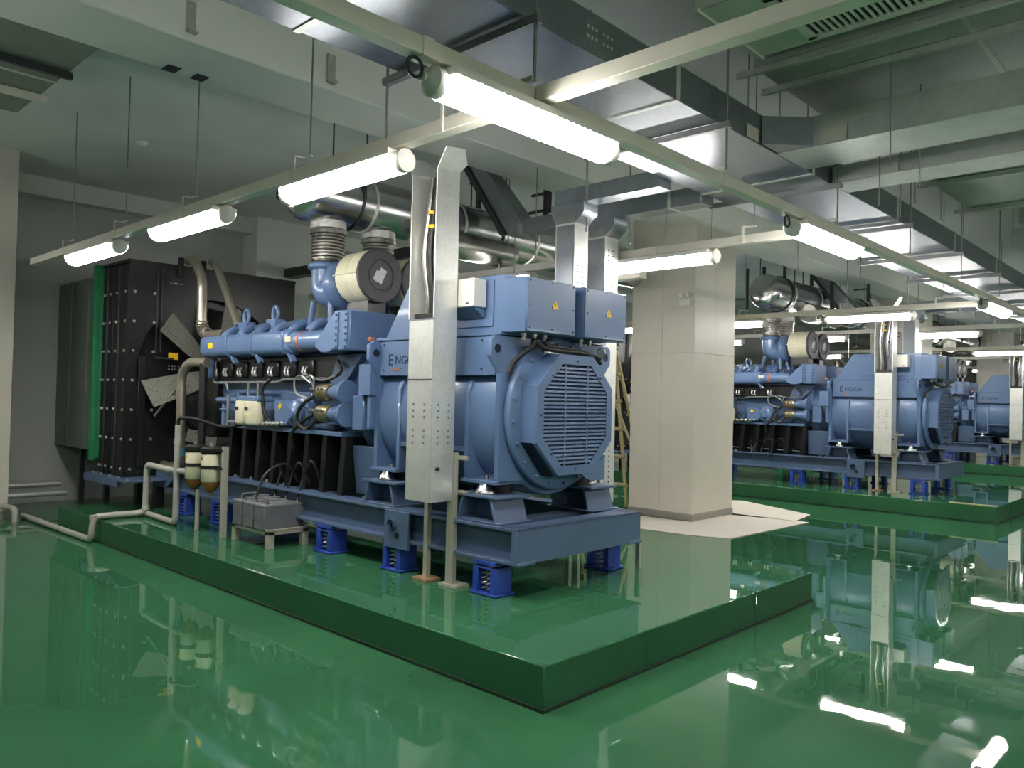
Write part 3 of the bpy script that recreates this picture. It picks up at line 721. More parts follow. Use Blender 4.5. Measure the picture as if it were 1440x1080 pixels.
# ------------------------------------------------------------------ radiator discharge plenum on the left wall
def plenum():
    t = thing('discharge_plenum', 'dull sheet metal air plenum joining the nearest radiator to the wall', 'air duct', (-8.8, CY, .8), 'air discharge plenums')
    B(-9.74, -7.88, .62, 2.5, .81, 3.06).build('plenum_box', 'duct_dark', t, bev=.005)
    B(-7.88, -7.80, .44, 2.64, .72, 3.14).build('plenum_flange', 'canvas', t, bev=.01)
    B(-7.80, -7.70, .48, 2.60, .76, 3.10).build('canvas_collar', 'canvas', t)
    for x in (-9.2, -8.55): B(x-.012, x+.012, .608, .62, .81, 3.06).build('plenum_rib', 'duct_dark', t)
    for x in (-9.0, -8.1):
        for y in (.75, 2.4): B(x-.03, x+.03, y-.03, y+.03, .0, .81).build('plenum_leg', 'darksteel', t)
    return t
pl = plenum()
copies(pl, [((0, 9.64, 0), 'dull sheet metal air plenum of the second generator'), ((0, 19.28, 0), 'dull sheet metal air plenum of the farthest generator')])

# ------------------------------------------------------------------ vertical cable ducts in front of the alternators
def cable_duct():
    t = thing('cable_duct', 'tall open topped zinc cable duct standing before the nearest alternator', 'cable duct', (-1.73, .69, PH), 'vertical cable ducts beside the generators')
    x0, x1, y0, y1 = -1.85, -1.58, .57, .79
    B(x0, x1, y0, y0+.004, .86, 2.16).build('front_cover', 'galv2', t)
    B(x0, x1, y0-.004, y0+.003, 2.15, 2.16).box(x0, x1, y0-.004, y0+.003, 1.72, 1.728).build('cover_joint', 'galv', t)
    B(x1-.004, x1, y0, y1, .86, 3.0).build('right_flank', 'galv2', t)
    B(x0, x0+.004, y0, y1, .86, 3.0).build('left_flank', 'galv2', t)
    B(x0, x1, y1-.004, y1, .86, 3.2).build('back_sheet', 'galv', t)
    B(x0, x1, y0, y1, .855, .86).build('bottom_cap', 'galv2', t)
    for x in (x0, x1): B(x-.006, x+.006, y0-.004, y0+.006, 2.16, 3.0).build('edge_lip', 'galv2', t)
    # head whose two flanks splay outwards under the trunking
    for xa, d in ((x1, 1), (x0, -1)):
        MB().add([(xa, y0, 3.0), (xa, y1, 3.0), (xa, y1, 3.24), (xa, y0, 3.22), (xa+d*.09, y0, 3.36), (xa+d*.09, y1-.04, 3.38), (xa+d*.02, y1+.05, 3.30)],
                 [(0, 1, 2, 3), (3, 2, 6, 5, 4)]).add([(xa-d*.004, y0, 3.0), (xa-d*.004, y1, 3.0), (xa-d*.004, y1, 3.24), (xa-d*.004, y0, 3.22), (xa+d*.086, y0, 3.36), (xa+d*.086, y1-.04, 3.38), (xa+d*.016, y1+.05, 3.30)],
                 [(3, 2, 1, 0), (4, 5, 6, 2, 3)]).build('splayed_cheek', 'galv2', t, ang=.3)
        MB().tube([(xa, y0, 2.95), (xa, y0, 3.22), (xa+d*.09, y0, 3.36)], .005, 6).build('cheek_lip', 'galv2', t)
    pv = MB()
    for c in (0, 1):
        for r_ in range(6):
            z = 1.27+.045*r_+(.05 if r_ > 2 else 0)
            pv.cyl((x1, y0+.06+.1*c, z), (x1+.003, y0+.06+.1*c, z), .009, n=6)
            pv.cyl((x0+.07+.12*c, y0, z+.0), (x0+.07+.12*c, y0-.003, z), .009, n=6)
    pv.build('vent_holes', 'galv', t, kind='stuff')
    MB().cyl((x1, y0+.06, 1.09), (x1+.02, y0+.06, 1.09), .014, n=8).build('lock', 'darksteel', t)
    for k, (xx, rr) in enumerate(((-1.80, .022), (-1.74, .022), (-1.68, .018))):
        MB().tube([(xx+.05, .68, 3.2), (xx+.02, .67, 2.9), (xx-.01, .66, 2.62), (xx+.02, .69, 2.3), (xx, .70, 2.14)], rr, 8, .15).build('power_cable', 'cable' if k == 1 else 'bellows', t)
    for z in (2.93, 2.83): MB().lathe([(0, .034), (.012, .036), (.024, .034)], (-1.735, .67, z), (0.1, 0, 1), 10).build('cable_tie', 'yellow', t)
    B(x0+.02, x1-.02, .60, .76, 2.10, 2.20).build('cable_entry', 'black', t)
    l1 = B(-1.89, -1.85, .79, .83, PH+.01, 1.1).build('leg', 'galvangle', t)
    B(-1.95, -1.79, .74, .88, PH+.002, PH+.02).build('leg_foot', 'rust', l1)
    l2 = B(-1.64, -1.57, .79, .83, PH+.01, 1.2).build('leg', 'galvangle', t)
    B(-1.68, -1.50, .76, .90, PH+.002, PH+.02).build('leg_foot', 'galvangle', l2)
    for z in (.9, 1.15): B(-1.62, -1.48, .83, .85, z, z+.03).build('leg_bracket', 'galvangle', l2)
    return t
cd = cable_duct()
copies(cd, [((0, 9.64, 0), 'tall open topped zinc cable duct before the second alternator'), ((0, 19.28, 0), 'tall open topped zinc cable duct before the farthest alternator')])

# rear cable ducts rising behind the alternator
def rear_duct(x0, x1, y0, y1, label, tall, holes):
    t = thing('cable_duct', label, 'cable duct', ((x0+x1)/2, (y0+y1)/2, PH), 'rear cable ducts behind the generators')
    B(x0, x1, y0, y1, .62, tall).build('duct_shaft', 'galv2', t, bev=.004)
    B(x0+.02, x1-.01, y0-.006, y0, .66, tall-.1).build('front_cover', 'galv', t)
    MB().prism([(x0-.05, tall), (x0, tall-.08), (x1, tall-.08), (x1+.1, tall), (x1+.1, tall+.1), (x0-.05, tall+.1)], 'y', y0, y1).build('flared_head', 'galv', t)
    h = MB()
    for k in range(10 if holes else 5):
        for c in (0, 1): h.cyl((x1, y0+.06+.07*c, 2.6+.05*k), (x1+.003, y0+.06+.07*c, 2.6+.05*k), .009, n=6)
        for c in (0, 1): h.cyl((x1, y0+.06+.07*c, .72+.05*k), (x1+.003, y0+.06+.07*c, .72+.05*k), .009, n=6)
    h.build('vent_holes', 'darksteel', t, kind='stuff')
    for y in (y0+.02, y1-.06): B(x1-.04, x1, y, y+.04, PH+.002, .62).build('leg', 'galvangle', t)
    return t
ra = rear_duct(-1.98, -1.76, 2.34, 2.54, 'left of the two zinc ducts rising behind the nearest junction boxes', 3.26, False)
rb = rear_duct(-2.13, -1.90, 2.98, 3.2, 'right of the two zinc ducts rising behind the nearest junction boxes', 3.26, True)
copies(ra, [((0, 9.64, 0), 'front zinc duct rising behind the second generator'), ((0, 19.28, 0), 'front zinc duct rising behind the farthest generator')])
copies(rb, [((0, 9.64, 0), 'rear zinc duct rising behind the second generator'), ((0, 19.28, 0), 'rear zinc duct rising behind the farthest generator')])
# ------------------------------------------------------------------ overhead galvanised ducts and trays
def main_duct():
    t = thing('busbar_duct', 'long flat zinc duct running the length of the hall overhead', 'cable duct', (-.38, 16, 3.42))
    x0, x1, z0, z1 = -.87, .10, 3.42, 3.64
    y = -3.0
    while y < 36:
        B(x0, x1, y+.002, y+1.996, z0, z1).build('duct_section', 'galv', t, bev=.004)
        B(x0-.006, x1+.006, y-.02, y+.02, z0-.006, z1+.006).build('joint_sleeve', 'galv2', t)
        y += 2.0
    ko = MB()
    for k in range(6):
        for r_ in (0, 1): ko.cyl((x1, .12+.035*k+(.03 if k > 2 else 0), 3.50+.05*r_), (x1+.006, .12+.035*k+(.03 if k > 2 else 0), 3.50+.05*r_), .01, n=6)
    ko.build('vent_holes', 'galv2', t, kind='stuff')
    y = -.35
    while y < 36:
        h = B(x0-.12, .19, y-.02, y+.02, z0-.05, z0-.008)
        for x in (x0-.1, .16): h.cyl((x, y, z0-.32 if x > 0 else z0-.36), (x, y, SLAB), .008, n=6)
        h.box(x0-.12, .19, y-.024, y-.018, z0-.046, z0-.012)
        h.build('trapeze_hanger', 'steel', t)
        B(.02, .16, y-.015, y+.015, 3.10, 3.125).box(.02, .045, y-.015, y+.015, 3.04, 3.125).build('trunk_bracket', 'galv2', t)
        y += 1.85
    return t
main_duct()
def flat_duct(name, label, x0, x1, y0, y1, z0, z1, m='galv', step=1.8, chans=(), rods=(), group='flat zinc ducts crossing overhead'):
    t = thing(name, label, 'cable duct', ((x0+x1)/2, (y0+y1)/2, z0), group)
    x = x0
    while x < x1-.05:
        e = min(x+step, x1)
        B(x+.002, e-.002, y0, y1, z0, z1).build('duct_section', m, t, bev=.003)
        if x > x0: B(x-.015, x+.015, y0-.006, y1+.006, z0-.006, z1).build('joint_sleeve', 'galv2', t)
        x = e
    for yc in chans:
        B(x0-.12, x1, yc-.02, yc+.02, z0-.045, z0-.004).box(x0-.12, x1, yc-.024, yc-.016, z0-.05, z0-.035).build('support_channel', 'galv2', t)
    for xr, yr in rods: MB().cyl((xr, yr, z0-.25), (xr, yr, SLAB), .0055, n=6).build('hanger_rod', 'steel', t)
    return t
flat_duct('cable_tray', 'zinc tray leaving the main duct towards the right, nearest of the pair', .1, 8, 2.36, 2.86, 3.42, 3.64, 'galv3', rods=[(.9, 2.3), (.9, 2.92), (2.6, 2.3)])
flat_duct('cable_tray', 'second slimmer zinc tray leaving the main duct towards the right', .1, 8, 3.36, 3.72, 3.42, 3.56, 'galv3', rods=[(.5, 3.3), (.5, 3.8)])
flat_duct('cable_tray', 'slim zinc tray from the nearest rear duct to the main duct', -2.0, -.885, 2.34, 2.52, 3.35, 3.49, rods=[(-1.7, 2.43)])
flat_duct('cable_tray', 'slim zinc tray over the nearest sloping chute', -3.01, -.885, 3.0, 3.2, 3.35, 3.5, rods=[(-1.3, 3.1), (-2.9, 3.1)])
flat_duct('cable_tray', 'slim zinc tray over the second generator', -3.01, -.885, 12.62, 12.84, 3.35, 3.5, rods=[(-1.3, 12.7), (-2.9, 12.7)])
flat_duct('cable_tray', 'slim zinc tray beside the second generator chute', -2.0, -.885, 11.98, 12.16, 3.35, 3.49)
MB().prism([(.107, 2.10), (.36, 2.355), (.107, 2.355)], 'z', 3.43, 3.63).build('tray_junction', 'galv', label='mitred zinc gusset in the corner of the nearest right hand tray', cat='cable duct', group='mitred gussets')
for y, l in ((2.0, 'bright splice plate on the main duct before the mitred corner'),): B(.101, .106, y-.12, y+.05, 3.43, 3.52).build('splice_plate', 'cream', label=l, cat='plate')
B(.42, .60, 2.35, 2.355, 3.43, 3.53).build('splice_plate', 'cream', label='bright splice plate on the nearest right hand tray', cat='plate')
B(.12, .62, 3.345, 3.359, 3.43, 3.55).build('splice_plate', 'galv2', label='perforated splice plate on the second zinc tray', cat='plate')
for k, (x0, y0, y1, z0, lab) in enumerate(((.13, 1.9, 3.1, 3.9, 'wide zinc air duct above the first right hand tray'), (.22, 5.3, 7.3, 3.9, 'wide zinc air duct above the right hand side, second from camera'),
                                          (.62, 7.6, 9.6, 3.78, 'wide zinc air duct above the right hand side, third from camera'), (.9, 11.5, 14, 3.85, 'wide zinc air duct above the right hand side, fourth from camera'),
                                          (.5, 17, 20, 3.85, 'wide zinc air duct above the right hand side, farthest'))):
    flat_duct('air_duct', lab, x0, 8.6, y0, y1, z0, z0+.34, 'galv3', step=1.25, chans=(y0+.02, (y0+y1)/2-.2) if k == 0 else (y0+.3, y1-.3), rods=[(x0-.08, y0+.1), (x0-.08, (y0+y1)/2), (x0-.08, y1-.1)], group='wide zinc air ducts')
# supply grille box
def grille_box():
    t = thing('supply_air_box', 'white air box with a long slatted grille near the ceiling', 'air duct', (2.0, 1.4, 3.9))
    B(.2, 6, 1.0, 1.83, 3.92, 4.3).build('box_shell', 'white', t, bev=.006)
    fr = B(.58, 2.6, 1.10, 1.14, 3.9, 3.925).box(.58, 2.6, 1.72, 1.76, 3.9, 3.925).box(.58, .64, 1.1, 1.76, 3.9, 3.925).box(2.54, 2.6, 1.1, 1.76, 3.9, 3.925).build('grille_frame', 'white', t, bev=.003)
    B(.6, 2.58, 1.12, 1.74, 3.917, 3.9185).build('grille_throat', 'black', t)
    for k in range(48):
        x = .67+.0395*k
        B(x, x+.016, 1.14, 1.72, 3.902, 3.917).build('grille_slat', 'white', fr)
    B(.2, .24, .98, 1.85, 3.905, 3.93).build('box_flange', 'white', t)
    return t
grille_box()
# dark ducted plenum over the far left
fl = flat_duct('air_duct', 'dark zinc air duct at the top left beside the beam', -5.75, -3.6, -2.4, -.98, 4.15, 4.45, 'duct_dark', 1.1, (), (), 'wide zinc air ducts')
B(-5.1, -5.04, -2.5, -.93, 4.09, 4.145).build('duct_support', 'trunk', fl)
B(-4.35, -4.31, -2.5, -.96, 4.09, 4.145).build('duct_support', 'darksteel', fl)
# sloping chutes that come down from the slab
def chute():
    t = thing('cable_chute', 'grey sloping cable chute from the ceiling behind the nearest duct', 'cable duct', (-3.6, 3.1, 3.35), 'sloping cable chutes')
    MB().prism([(-4.05, 4.5), (-3.88, 4.5), (-3.02, 3.5), (-3.15, 3.35), (-3.2, 3.35)], 'y', 2.98, 3.22).build('chute_body', 'galv', t, bev=.004)
    MB().prism([(-4.12, 4.5), (-4.05, 4.5), (-3.2, 3.35), (-3.28, 3.35)], 'y', 2.95, 2.99).build('chute_edge', 'darksteel', t)
    MB().cyl((-3.2, 3.1, 3.35), (-3.2, 3.1, 2.55), .006, n=6).build('pull_rod', 'steel', t)
    return t
ct = chute(); copies(ct, [((0, 9.64, 0), 'grey sloping cable chute from the ceiling beyond the cream column')])
# dark strut hangers around the second silencer
def strut(x, y, z0, label):
    t = thing('strut_hanger', label, 'hanger', (x, y, z0), 'dark strut hangers')
    B(x-.03, x+.03, y-.02, y+.02, z0, SLAB).build('strut_post', 'darksteel', t)
    B(x-.28, x+.03, y-.018, y+.018, z0+.24, z0+.27).build('strut_arm', 'darksteel', t)
    return t
for x, y, z0, lab in ((-3.55, 4.0, 3.61, 'thick dark strut hanger with an arm, left of the two rear zinc ducts'), (-3.85, 3.3, 3.88, 'short dark strut hanger beside the sloping chute'),
                      (-4.72, 4.0, 3.4, 'dark strut hanger behind the nearest zinc cable duct'), (-3.77, 4.3, 3.92, 'short dark strut hanger next to the thick one'),
                      (-5.3, 12.6, 3.6, 'dark strut hanger right of the cream column, first'), (-4.92, 12.6, 3.6, 'dark strut hanger right of the cream column, second'),
                      (-4.47, 12.6, 3.7, 'dark strut hanger right of the cream column, third'), (-3.9, 12.6, 3.55, 'dark strut hanger right of the cream column, fourth'),
                      (-3.5, 12.62, 3.5, 'dark strut hanger near the second sloping chute'), (-3.0, 13.2, 3.7, 'thick dark strut hanger right of the second silencer')):
    strut(x, y, z0, lab)
# long conduit trays at the back, above the left wall
flat_duct('cable_tray', 'grey tray along the top of the left wall behind the silencer', -9.3, -5.2, 3.9, 4.1, 3.55, 3.7, 'darksteel', 2.0)
flat_duct('cable_tray', 'pale pipe tray behind the nearest alternator', -6.5, -2.6, 4.6, 4.75, 3.05, 3.13, 'trunk', 2.0, rods=[(-5, 4.67), (-3.4, 4.67)])

# ------------------------------------------------------------------ lighting trunking and lamps
def trunk_x(y, x0, x1, label, rods):
    t = thing('lighting_trunk', label, 'trunking', ((x0+x1)/2, y, 3.0), 'cream lighting trunking')
    x = x0
    while x < x1-.02:
        e = min(x+2.0, x1)
        B(x+.001, e-.001, y-.04, y+.04, 3.0, 3.075).build('trunk_section', 'trunk', t, bev=.003); x = e
    for xr in rods:
        MB().cyl((xr, y+.03, 3.15), (xr, y+.03, SLAB), .006, n=6).build('hanger_rod', 'steel', t)
        B(xr-.08, xr-.06, y-.046, y-.04, 3.0, 3.16).box(xr-.08, xr-.06, y-.046, y+.05, 3.15, 3.16).box(xr-.08, xr+.02, y+.02, y+.04, 3.15, 3.16).build('hanger_clip', 'trunk', t)
    return t
def trunk_y(x, y0, y1, label):
    t = thing('lighting_trunk', label, 'trunking', (x, (y0+y1)/2, 3.0), 'cream lighting trunking')
    y = y0
    while y < y1-.02:
        e = min(y+2.5, y1)
        B(x-.04, x+.04, y+.001, e-.001, 3.0, 3.075).build('trunk_section', 'trunk', t, bev=.003)
        B(x-.044, x+.044, y-.03, y+.03, 2.997, 3.079).build('trunk_joint', 'trunk', t)
        y = e
    return t
trunk_y(.12, -6, 38, 'long cream trunking running away down the hall overhead')
trunk_x(-.31, -7.55, .08, 'cream trunking with three lamps above the nearest generator', [-6.36, -4.95, -3.52, -1.87, -.42])
trunk_x(-.31, .17, 8.5, 'cream trunking crossing to the upper right corner', [4.2, 6.5])
for y, lab in ((3.3, 'cream trunking with a lamp left of the cream column'), (9.0, 'cream trunking with lamps before the second generator'), (12.45, 'cream trunking with lamps behind the second generator'),
               (18.0, 'cream trunking with lamps before the farthest generator'), (21.8, 'cream trunking with lamps behind the farthest generator'), (27.4, 'farthest cream trunking across the hall')):
    trunk_x(y, -6.5 if y > 20 else -7.5, .08, lab, [-4.95, -3.52, -1.87, -.55])
def lamp(label, x, y, along):
    t = thing('batten_light', label, 'lamp', (x, y, 2.875), 'fluorescent battens under the trunking')
    d = Vector((1, 0, 0)) if along == 'x' else Vector((0, 1, 0)); s = Vector((-d.y, d.x, 0)); c = Vector((x, y, 0)); L = .58
    def P(a, b, z): return c+d*a+s*b+Vector((0, 0, z))
    def bar(a0, a1, b0, b1, z0, z1):
        vs = [P(a, b, z) for a in (a0, a1) for b in (b0, b1) for z in (z0, z1)]
        return MB().add(vs, [(0, 1, 3, 2), (4, 6, 7, 5), (0, 4, 5, 1), (2, 3, 7, 6), (0, 2, 6, 4), (1, 5, 7, 3)])
    bar(-L, L, -.096, .096, 2.948, 2.985).build('lamp_tray', 'white', t)
    for b in (-.045, .045): MB().cyl(P(-L, b, 2.915), P(L, b, 2.915), .018, n=10).build('lamp_tube', 'tube', t)
    n = 12; m = 52; vs = []
    for i in range(m+1):
        k = 1.0+(.045 if i % 2 else 0)
        for j in range(n+1):
            a = PI+PI*j/n
            vs.append(P(-L+2*L*i/m, .094*k*math.cos(a), 2.95+.088*k*math.sin(a)))
    fs = [(i*(n+1)+j, i*(n+1)+j+1, (i+1)*(n+1)+j+1, (i+1)*(n+1)+j) for i in range(m) for j in range(n)]
    MB().add(vs, fs).build('lamp_cover', 'cover', t)
    for q in (-1, 1):
        e = P(q*L, 0, 2.925)
        cap = MB().lathe([(0, .06), (.01, .066), (.05, .066), (.065, .045), (.085, .02)], e, d*q, 16).build('end_cap', 'white', t)
    MB().tube([P(-L-.14+.04*math.cos(a*PI/8), 0, 2.955+.04*math.sin(a*PI/8)) for a in range(16)], .008, 6, closed=True).build('cable_loop', 'darksteel', t)
    MB().cyl(P(-L-.10, 0, 2.93), P(-L-.06, 0, 2.93), .02, n=8).build('cable_gland', 'white', t)
    for q in (-.35, .35): bar(q-.02, q+.02, -.02, .02, 2.985, 3.0).build('mount_clip', 'steel', t)
    return t
lamp1 = lamp('lit batten on the nearest trunking, farthest left', -5.62, -.31, 'x')
copies(lamp1, [((d, dy, 0), l) for d, dy, l in (
    (2.07, 0, 'lit batten on the nearest trunking, middle of the left three'), (4.16, 0, 'lit batten on the nearest trunking, just left of the zinc duct'),
    (4.1, 3.61, 'lit batten across the cream column'), (1.9, 3.61, 'lit batten hidden partly behind the nearest alternator'),
    (4.08, 9.31, 'lit batten over the second alternator'), (1.84, 9.31, 'lit batten beside the polished silencer of the second generator'), (-.2, 9.31, 'lit batten behind the cream column, second trunking'),
    (4.14, 12.76, 'lit batten right of the second zinc duct'), (1.86, 12.76, 'lit batten above the second air filters'), (-.3, 12.76, 'small lit batten beside the right edge of the cream column'),
    (4.0, 18.31, 'lit batten near the right edge above the farthest alternator'), (1.8, 18.31, 'far lit batten left of the farthest alternator'), (-.3, 18.31, 'far lit batten over the left wall side'),
    (4.0, 22.11, 'far lit batten behind the farthest generator'), (1.8, 22.11, 'far lit batten behind the farthest silencer'),
    (4.0, 27.7, 'most distant lit batten on the right'), (1.8, 27.7, 'most distant lit batten on the left'))])
lamp2 = lamp('biggest lit batten under the long trunking, top centre', .12, -.32, 'y')
copies(lamp2, [((0, d, 0), l) for d, l in ((3.54, 'lit batten under the long trunking right of the cream column'), (9.17, 'lit batten under the long trunking near the right edge'),
               (15.6, 'distant lit batten under the long trunking'), (22, 'most distant lit batten under the long trunking'), (-3.6, 'lit batten under the long trunking above the camera'))])
copies(lamp2, [((5.6, -3.5+2.5*k, 0), 'unseen fill batten added outside the picture, %s from the camera' % n) for k, n in enumerate(  # unseen battens added as fill light from the camera side
    ('first', 'second', 'third', 'fourth', 'fifth', 'sixth', 'seventh', 'eighth', 'ninth', 'tenth'))])
copies(lamp1, [((-1.3, -2.5, 0), 'unseen batten added to light the left column')])  # unseen batten, added to brighten the left column

# ------------------------------------------------------------------ batteries and rack
def rack():
    t = thing('battery_rack', 'low pale angle iron rack under the grey batteries', 'rack', (-3.95, .70, PH))
    x0, x1, y0, y1 = -4.28, -3.62, .50, .90
    B(x0, x1, y0, y0+.012, .355, .405).box(x0, x1, y1-.012, y1, .355, .405).box(x0, x0+.012, y0, y1, .355, .405).box(x1-.012, x1, y0, y1, .355, .405).box(x0, x1, y0, y1, .38, .39).build('rack_frame', 'galvangle', t, bev=.003)
    for x in (x0+.03, x1-.03):
        for y in (y0+.03, y1-.03): B(x-.03, x+.03, y-.03, y+.03, PH+.002, .38).build('leg', 'galvangle', t)
    return t
rack()
def battery(x, y, label):
    t = thing('battery', label, 'battery', (x, y, .391), 'starter batteries')
    w_, d = .172, .40
    bc = B(x-w_/2, x+w_/2, y-d/2, y+d/2, .391, .595).build('battery_case', 'bat', t, bev=.006)
    rb = MB()
    for k in range(6): rb.box(x-w_/2+.016+.026*k, x-w_/2+.026+.026*k, y-d/2-.003, y-d/2, .47, .58)
    for k in range(9): rb.box(x+w_/2, x+w_/2+.003, y-d/2+.03+.04*k, y-d/2+.04+.04*k, .53, .58)
    rb.build('case_ribs', 'bat', bc)
    lid = B(x-w_/2-.003, x+w_/2+.003, y-d/2-.003, y+d/2+.003, .595, .618).box(x-.06, x+.06, y-.1, y+.1, .618, .628).build('battery_lid', 'batlid', t, bev=.004)
    for yy in (-.12, .12): MB().lathe([(0, .018), (.018, .016), (.02, .01), (.045, .009)], (x+.05, y+yy*1.25, .618), (0, 0, 1), 10).build('terminal', 'chrome', lid)
    MB().tube([(x-.07, y-.12, .612), (x-.07, y-.12, .66), (x-.07, y+.04, .66), (x-.07, y+.04, .612)], .008, 6, .02).build('carry_handle', 'batlid', lid)
    return t
b1 = battery(-4.15, .68, 'grey starter battery on the rack, farthest left')
copies(b1, [((.196, 0, 0), 'grey starter battery on the rack, middle one'), ((.392, 0, 0), 'grey starter battery on the rack, nearest the alternator')])

# ------------------------------------------------------------------ fuel separators, pipes
def separators():
    t = thing('fuel_separator', 'twin cream fuel separators with amber bowls on a stand by the radiator', 'filter', (-4.85, .47, PH))
    for x in (-4.965, -4.625):
        c = MB().lathe([(0, .08), (.01, .09), (.26, .09), (.27, .08)], (x, .45, .74), (0, 0, 1), 24).build('filter_can', 'filter', t)
        MB().lathe([(0, .09), (.01, .1), (.05, .1), (.07, .07)], (x, .45, 1.01), (0, 0, 1), 24).build('filter_lid', 'black', c)
        MB().cyl((x, .45, 1.08), (x, .45, 1.11), .018, n=8).build('lid_screw', 'wire', c)
        MB().lathe([(0, .093), (.035, .093)], (x, .45, .865), (0, 0, 1), 24).build('can_band', 'black', c)
        MB().lathe([(0, .03), (.02, .055), (.06, .075), (.095, .082)], (x, .45, .645), (0, 0, 1), 20).build('amber_bowl', 'amber', c, label='amber plastic bowl')
        MB().cyl((x, .45, .61), (x, .45, .65), .014, n=8).build('drain_tap', 'brass', c)
        B(x-.02, x+.02, .36, .362, .95, .98).build('can_label', 'rust' if x > -4.8 else 'yellow', c)
    B(-4.9, -4.7, .44, .47, .87, .90).box(-4.62, -4.37, .44, .47, .87, .895).box(-4.62, -4.37, .44, .47, 1.04, 1.06).build('stand_bracket', 'black', t)
    B(-4.40, -4.34, .44, .48, PH+.002, 1.09).build('stand_post', 'galvangle', t)
    MB().cyl((-4.93, .47, PH+.002), (-4.93, .47, .64), .022, n=10).build('stand_post', 'galvangle', t)
    return t
separators()
def pipe(label, pts, r, bend, name='fuel_pipe', m='pipegrey', joints=()):
    t = thing(name, label, 'pipe', (pts[0][0], pts[0][1], 0), 'grey fuel pipes on the floor')
    MB().tube(pts, r, 12, bend).build('pipe_run', m, t)
    for p, d in joints: MB().lathe([(0, r*1.25), (.05, r*1.25)], p, d, 12).build('pipe_collar', m, t)
    return t
pipe('grey fuel pipe along the floor that steps up onto the nearest plinth', [(-8.35, -.12, .035), (-6.16, -.08, .035), (-6.16, -.06, .275), (-6.14, .36, .275), (-6.10, .44, .29), (-6.08, .44, .80), (-5.45, .42, .79), (-5.05, .44, .80)], .032, .07, joints=[((-6.16, -.06, .24), (0, 0, 1)), ((-6.085, .44, .31), (0, 0, 1))])
pipe('grey fuel pipe rising past the separators to a black hose', [(-6.12, .46, .27), (-5.32, .42, .27), (-5.30, .42, .35), (-5.30, .42, 1.26)], .03, .06, joints=[((-5.30, .42, 1.06), (0, 0, 1)), ((-5.30, .42, .76), (0, 0, 1))])
MB().tube([(-5.30, .42, 1.24), (-5.30, .42, 1.33), (-5.1, .5, 1.33), (-4.9, .7, 1.24), (-4.8, .95, 1.3)], .018, 10, .08).build('rubber_hose', 'black', label='black rubber hose from the grey fuel pipe to the engine', cat='hose')
pipe('short grey pipe bend at the foot of the left column', [(-8.36, -.32, .16), (-8.15, -.28, .16), (-8.05, -.28, .14), (-8.05, -.28, .005)], .035, .08)
pipe('upper of two silver pipes low along the left wall', [(-9.3, -.25, .30), (-9.3, .58, .30)], .04, .05, 'wall_pipe', 'galv2')
pipe('lower of two silver pipes low along the left wall', [(-9.05, -.25, .20), (-9.05, .58, .20)], .04, .05, 'wall_pipe', 'galv2')

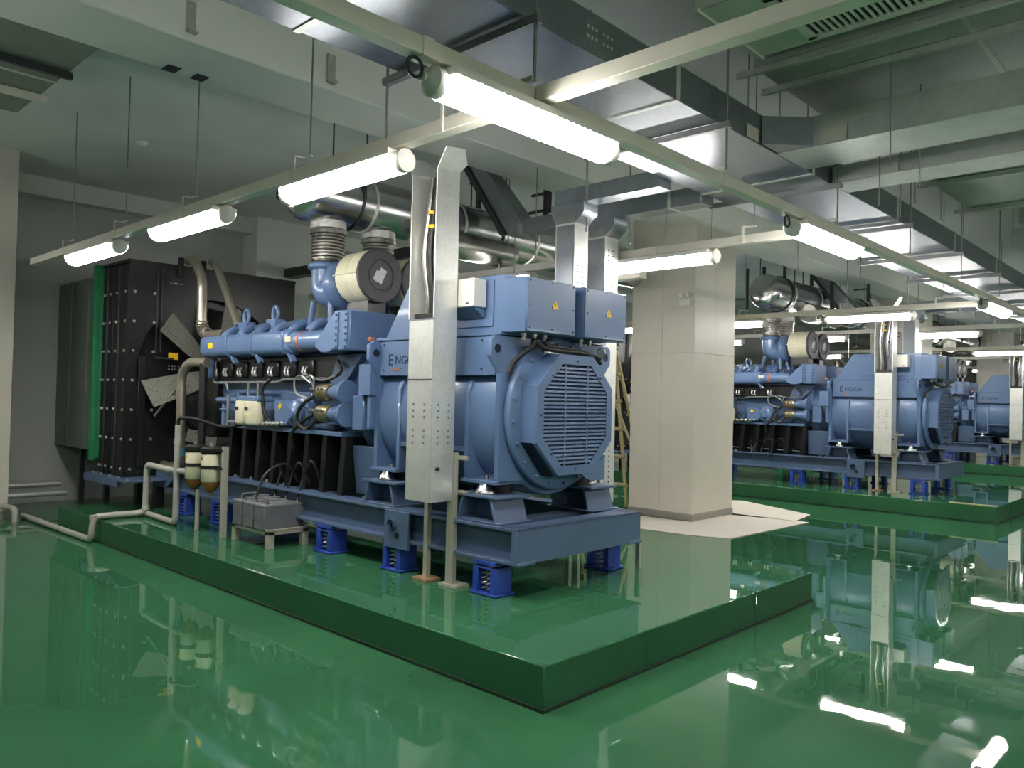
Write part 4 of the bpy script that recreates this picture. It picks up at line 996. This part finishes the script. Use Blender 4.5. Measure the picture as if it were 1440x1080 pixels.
# ------------------------------------------------------------------ loose things on the floor
def sheet(poly, z, label):
    return MB().prism(poly, 'z', z, z+.006).build('floor_board', 'card', label=label, cat='board', group='white boards laid round the column')
sheet([(-3.75, 5.2), (-2.35, 5.36), (-1.88, 5.54), (-1.8, 7.6), (-2.9, 7.35), (-2.86, 6.3), (-3.9, 6.2)], .002, 'white fibreboard lying in front of the cream column')
sheet([(-2.84, 7.5), (-1.95, 7.5), (-2.07, 8.3), (-3.5, 9.0), (-4.2, 8.3)], .010, 'white fibreboard lying behind the right corner of the cream column')
sheet([(-5.2, 5.3), (-3.9, 5.25), (-3.95, 6.25), (-5.1, 6.3)], .004, 'white fibreboard half hidden left of the cream column')
def ladder():
    t = thing('ladder', 'pale wooden ladder standing left of the cream column, behind the alternator', 'ladder', (-4.75, 7.0, 0))
    def bar(a, b, r=.028): return MB().tube([a, b], r, 8)
    bar((-5.25, 6.75, .02), (-5.05, 7.0, 2.4)).build('rail', 'wood', t); bar((-4.22, 6.75, .02), (-4.68, 7.0, 2.4)).build('rail', 'wood', t)
    bar((-5.2, 7.4, .02), (-5.05, 7.03, 2.4)).build('rail', 'wood', t); bar((-4.25, 7.4, .02), (-4.68, 7.03, 2.4)).build('rail', 'wood', t)
    for k in range(6):
        z = .34+.42*k; q = z/2.4
        bar((-5.28+.2*q, 6.75+.25*q-.03, z), (-4.16-.44*q, 6.75+.25*q-.03, z), .03).build('rung', 'wood', t)
    bar((-4.66, 6.92, 1.7), (-4.25, 6.85, 1.0), .022).build('brace', 'wood', t)
    return t
ladder()
B(-1.05, -1.01, 2.34, 2.37, PH+.002, .46).build('angle_offcut', 'galvangle', label='short pale angle iron standing at the far end of the skid', cat='offcut')
B(-.6, .02, 9.64, 9.68, PH+.003, PH+.02).build('wood_strip', 'wood', label='pale strip lying on the corner of the second plinth', cat='strip')
# brackets on the beam, detector on the slab
for i, (x, y, lab) in enumerate(((-2.8, -.72, 'steel bracket hanging on the beam at the upper left'), (-2.78, .42, 'steel bracket hanging on the beam above the trunking'))):
    B(x, x+.012, y, y+.07, 4.10, 4.33).box(x, x+.06, y, y+.07, 4.10, 4.112).build('beam_bracket', 'galvangle', label=lab, cat='bracket')
MB().lathe([(0, .06), (.03, .055), (.05, .03)], (-6.85, .58, SLAB), (0, 0, -1), 16).build('smoke_detector', 'white', label='round white smoke detector on the slab at the left', cat='detector')
for y in (-.62, -.40): B(-3.432, -3.30, y, y+.10, 4.045, 4.049).build('beam_hole_patch', 'darksteel', label='dark patch for a small hole under the beam, %s' % ('left one' if y < -.5 else 'right one'), cat='plate')  # dark patches stand in for two small holes in the beam
t = thing('emergency_light', 'white twin lamp emergency light high on the cream column', 'lamp', (-2.99, 6.30, 2.9))
B(-3.10, -2.93, 6.29, 6.325, 2.92, 3.0).build('light_body', 'white', t)
for x in (-3.06, -2.96): MB().lathe([(0, .02), (.03, .034), (.045, .03)], (x, 6.30, 3.07), (0, -1, -.3), 12).build('lamp_head', 'white', t)
B(-3.02, -3.01, 6.31, 6.325, 3.0, 3.07).build('light_neck', 'white', t)
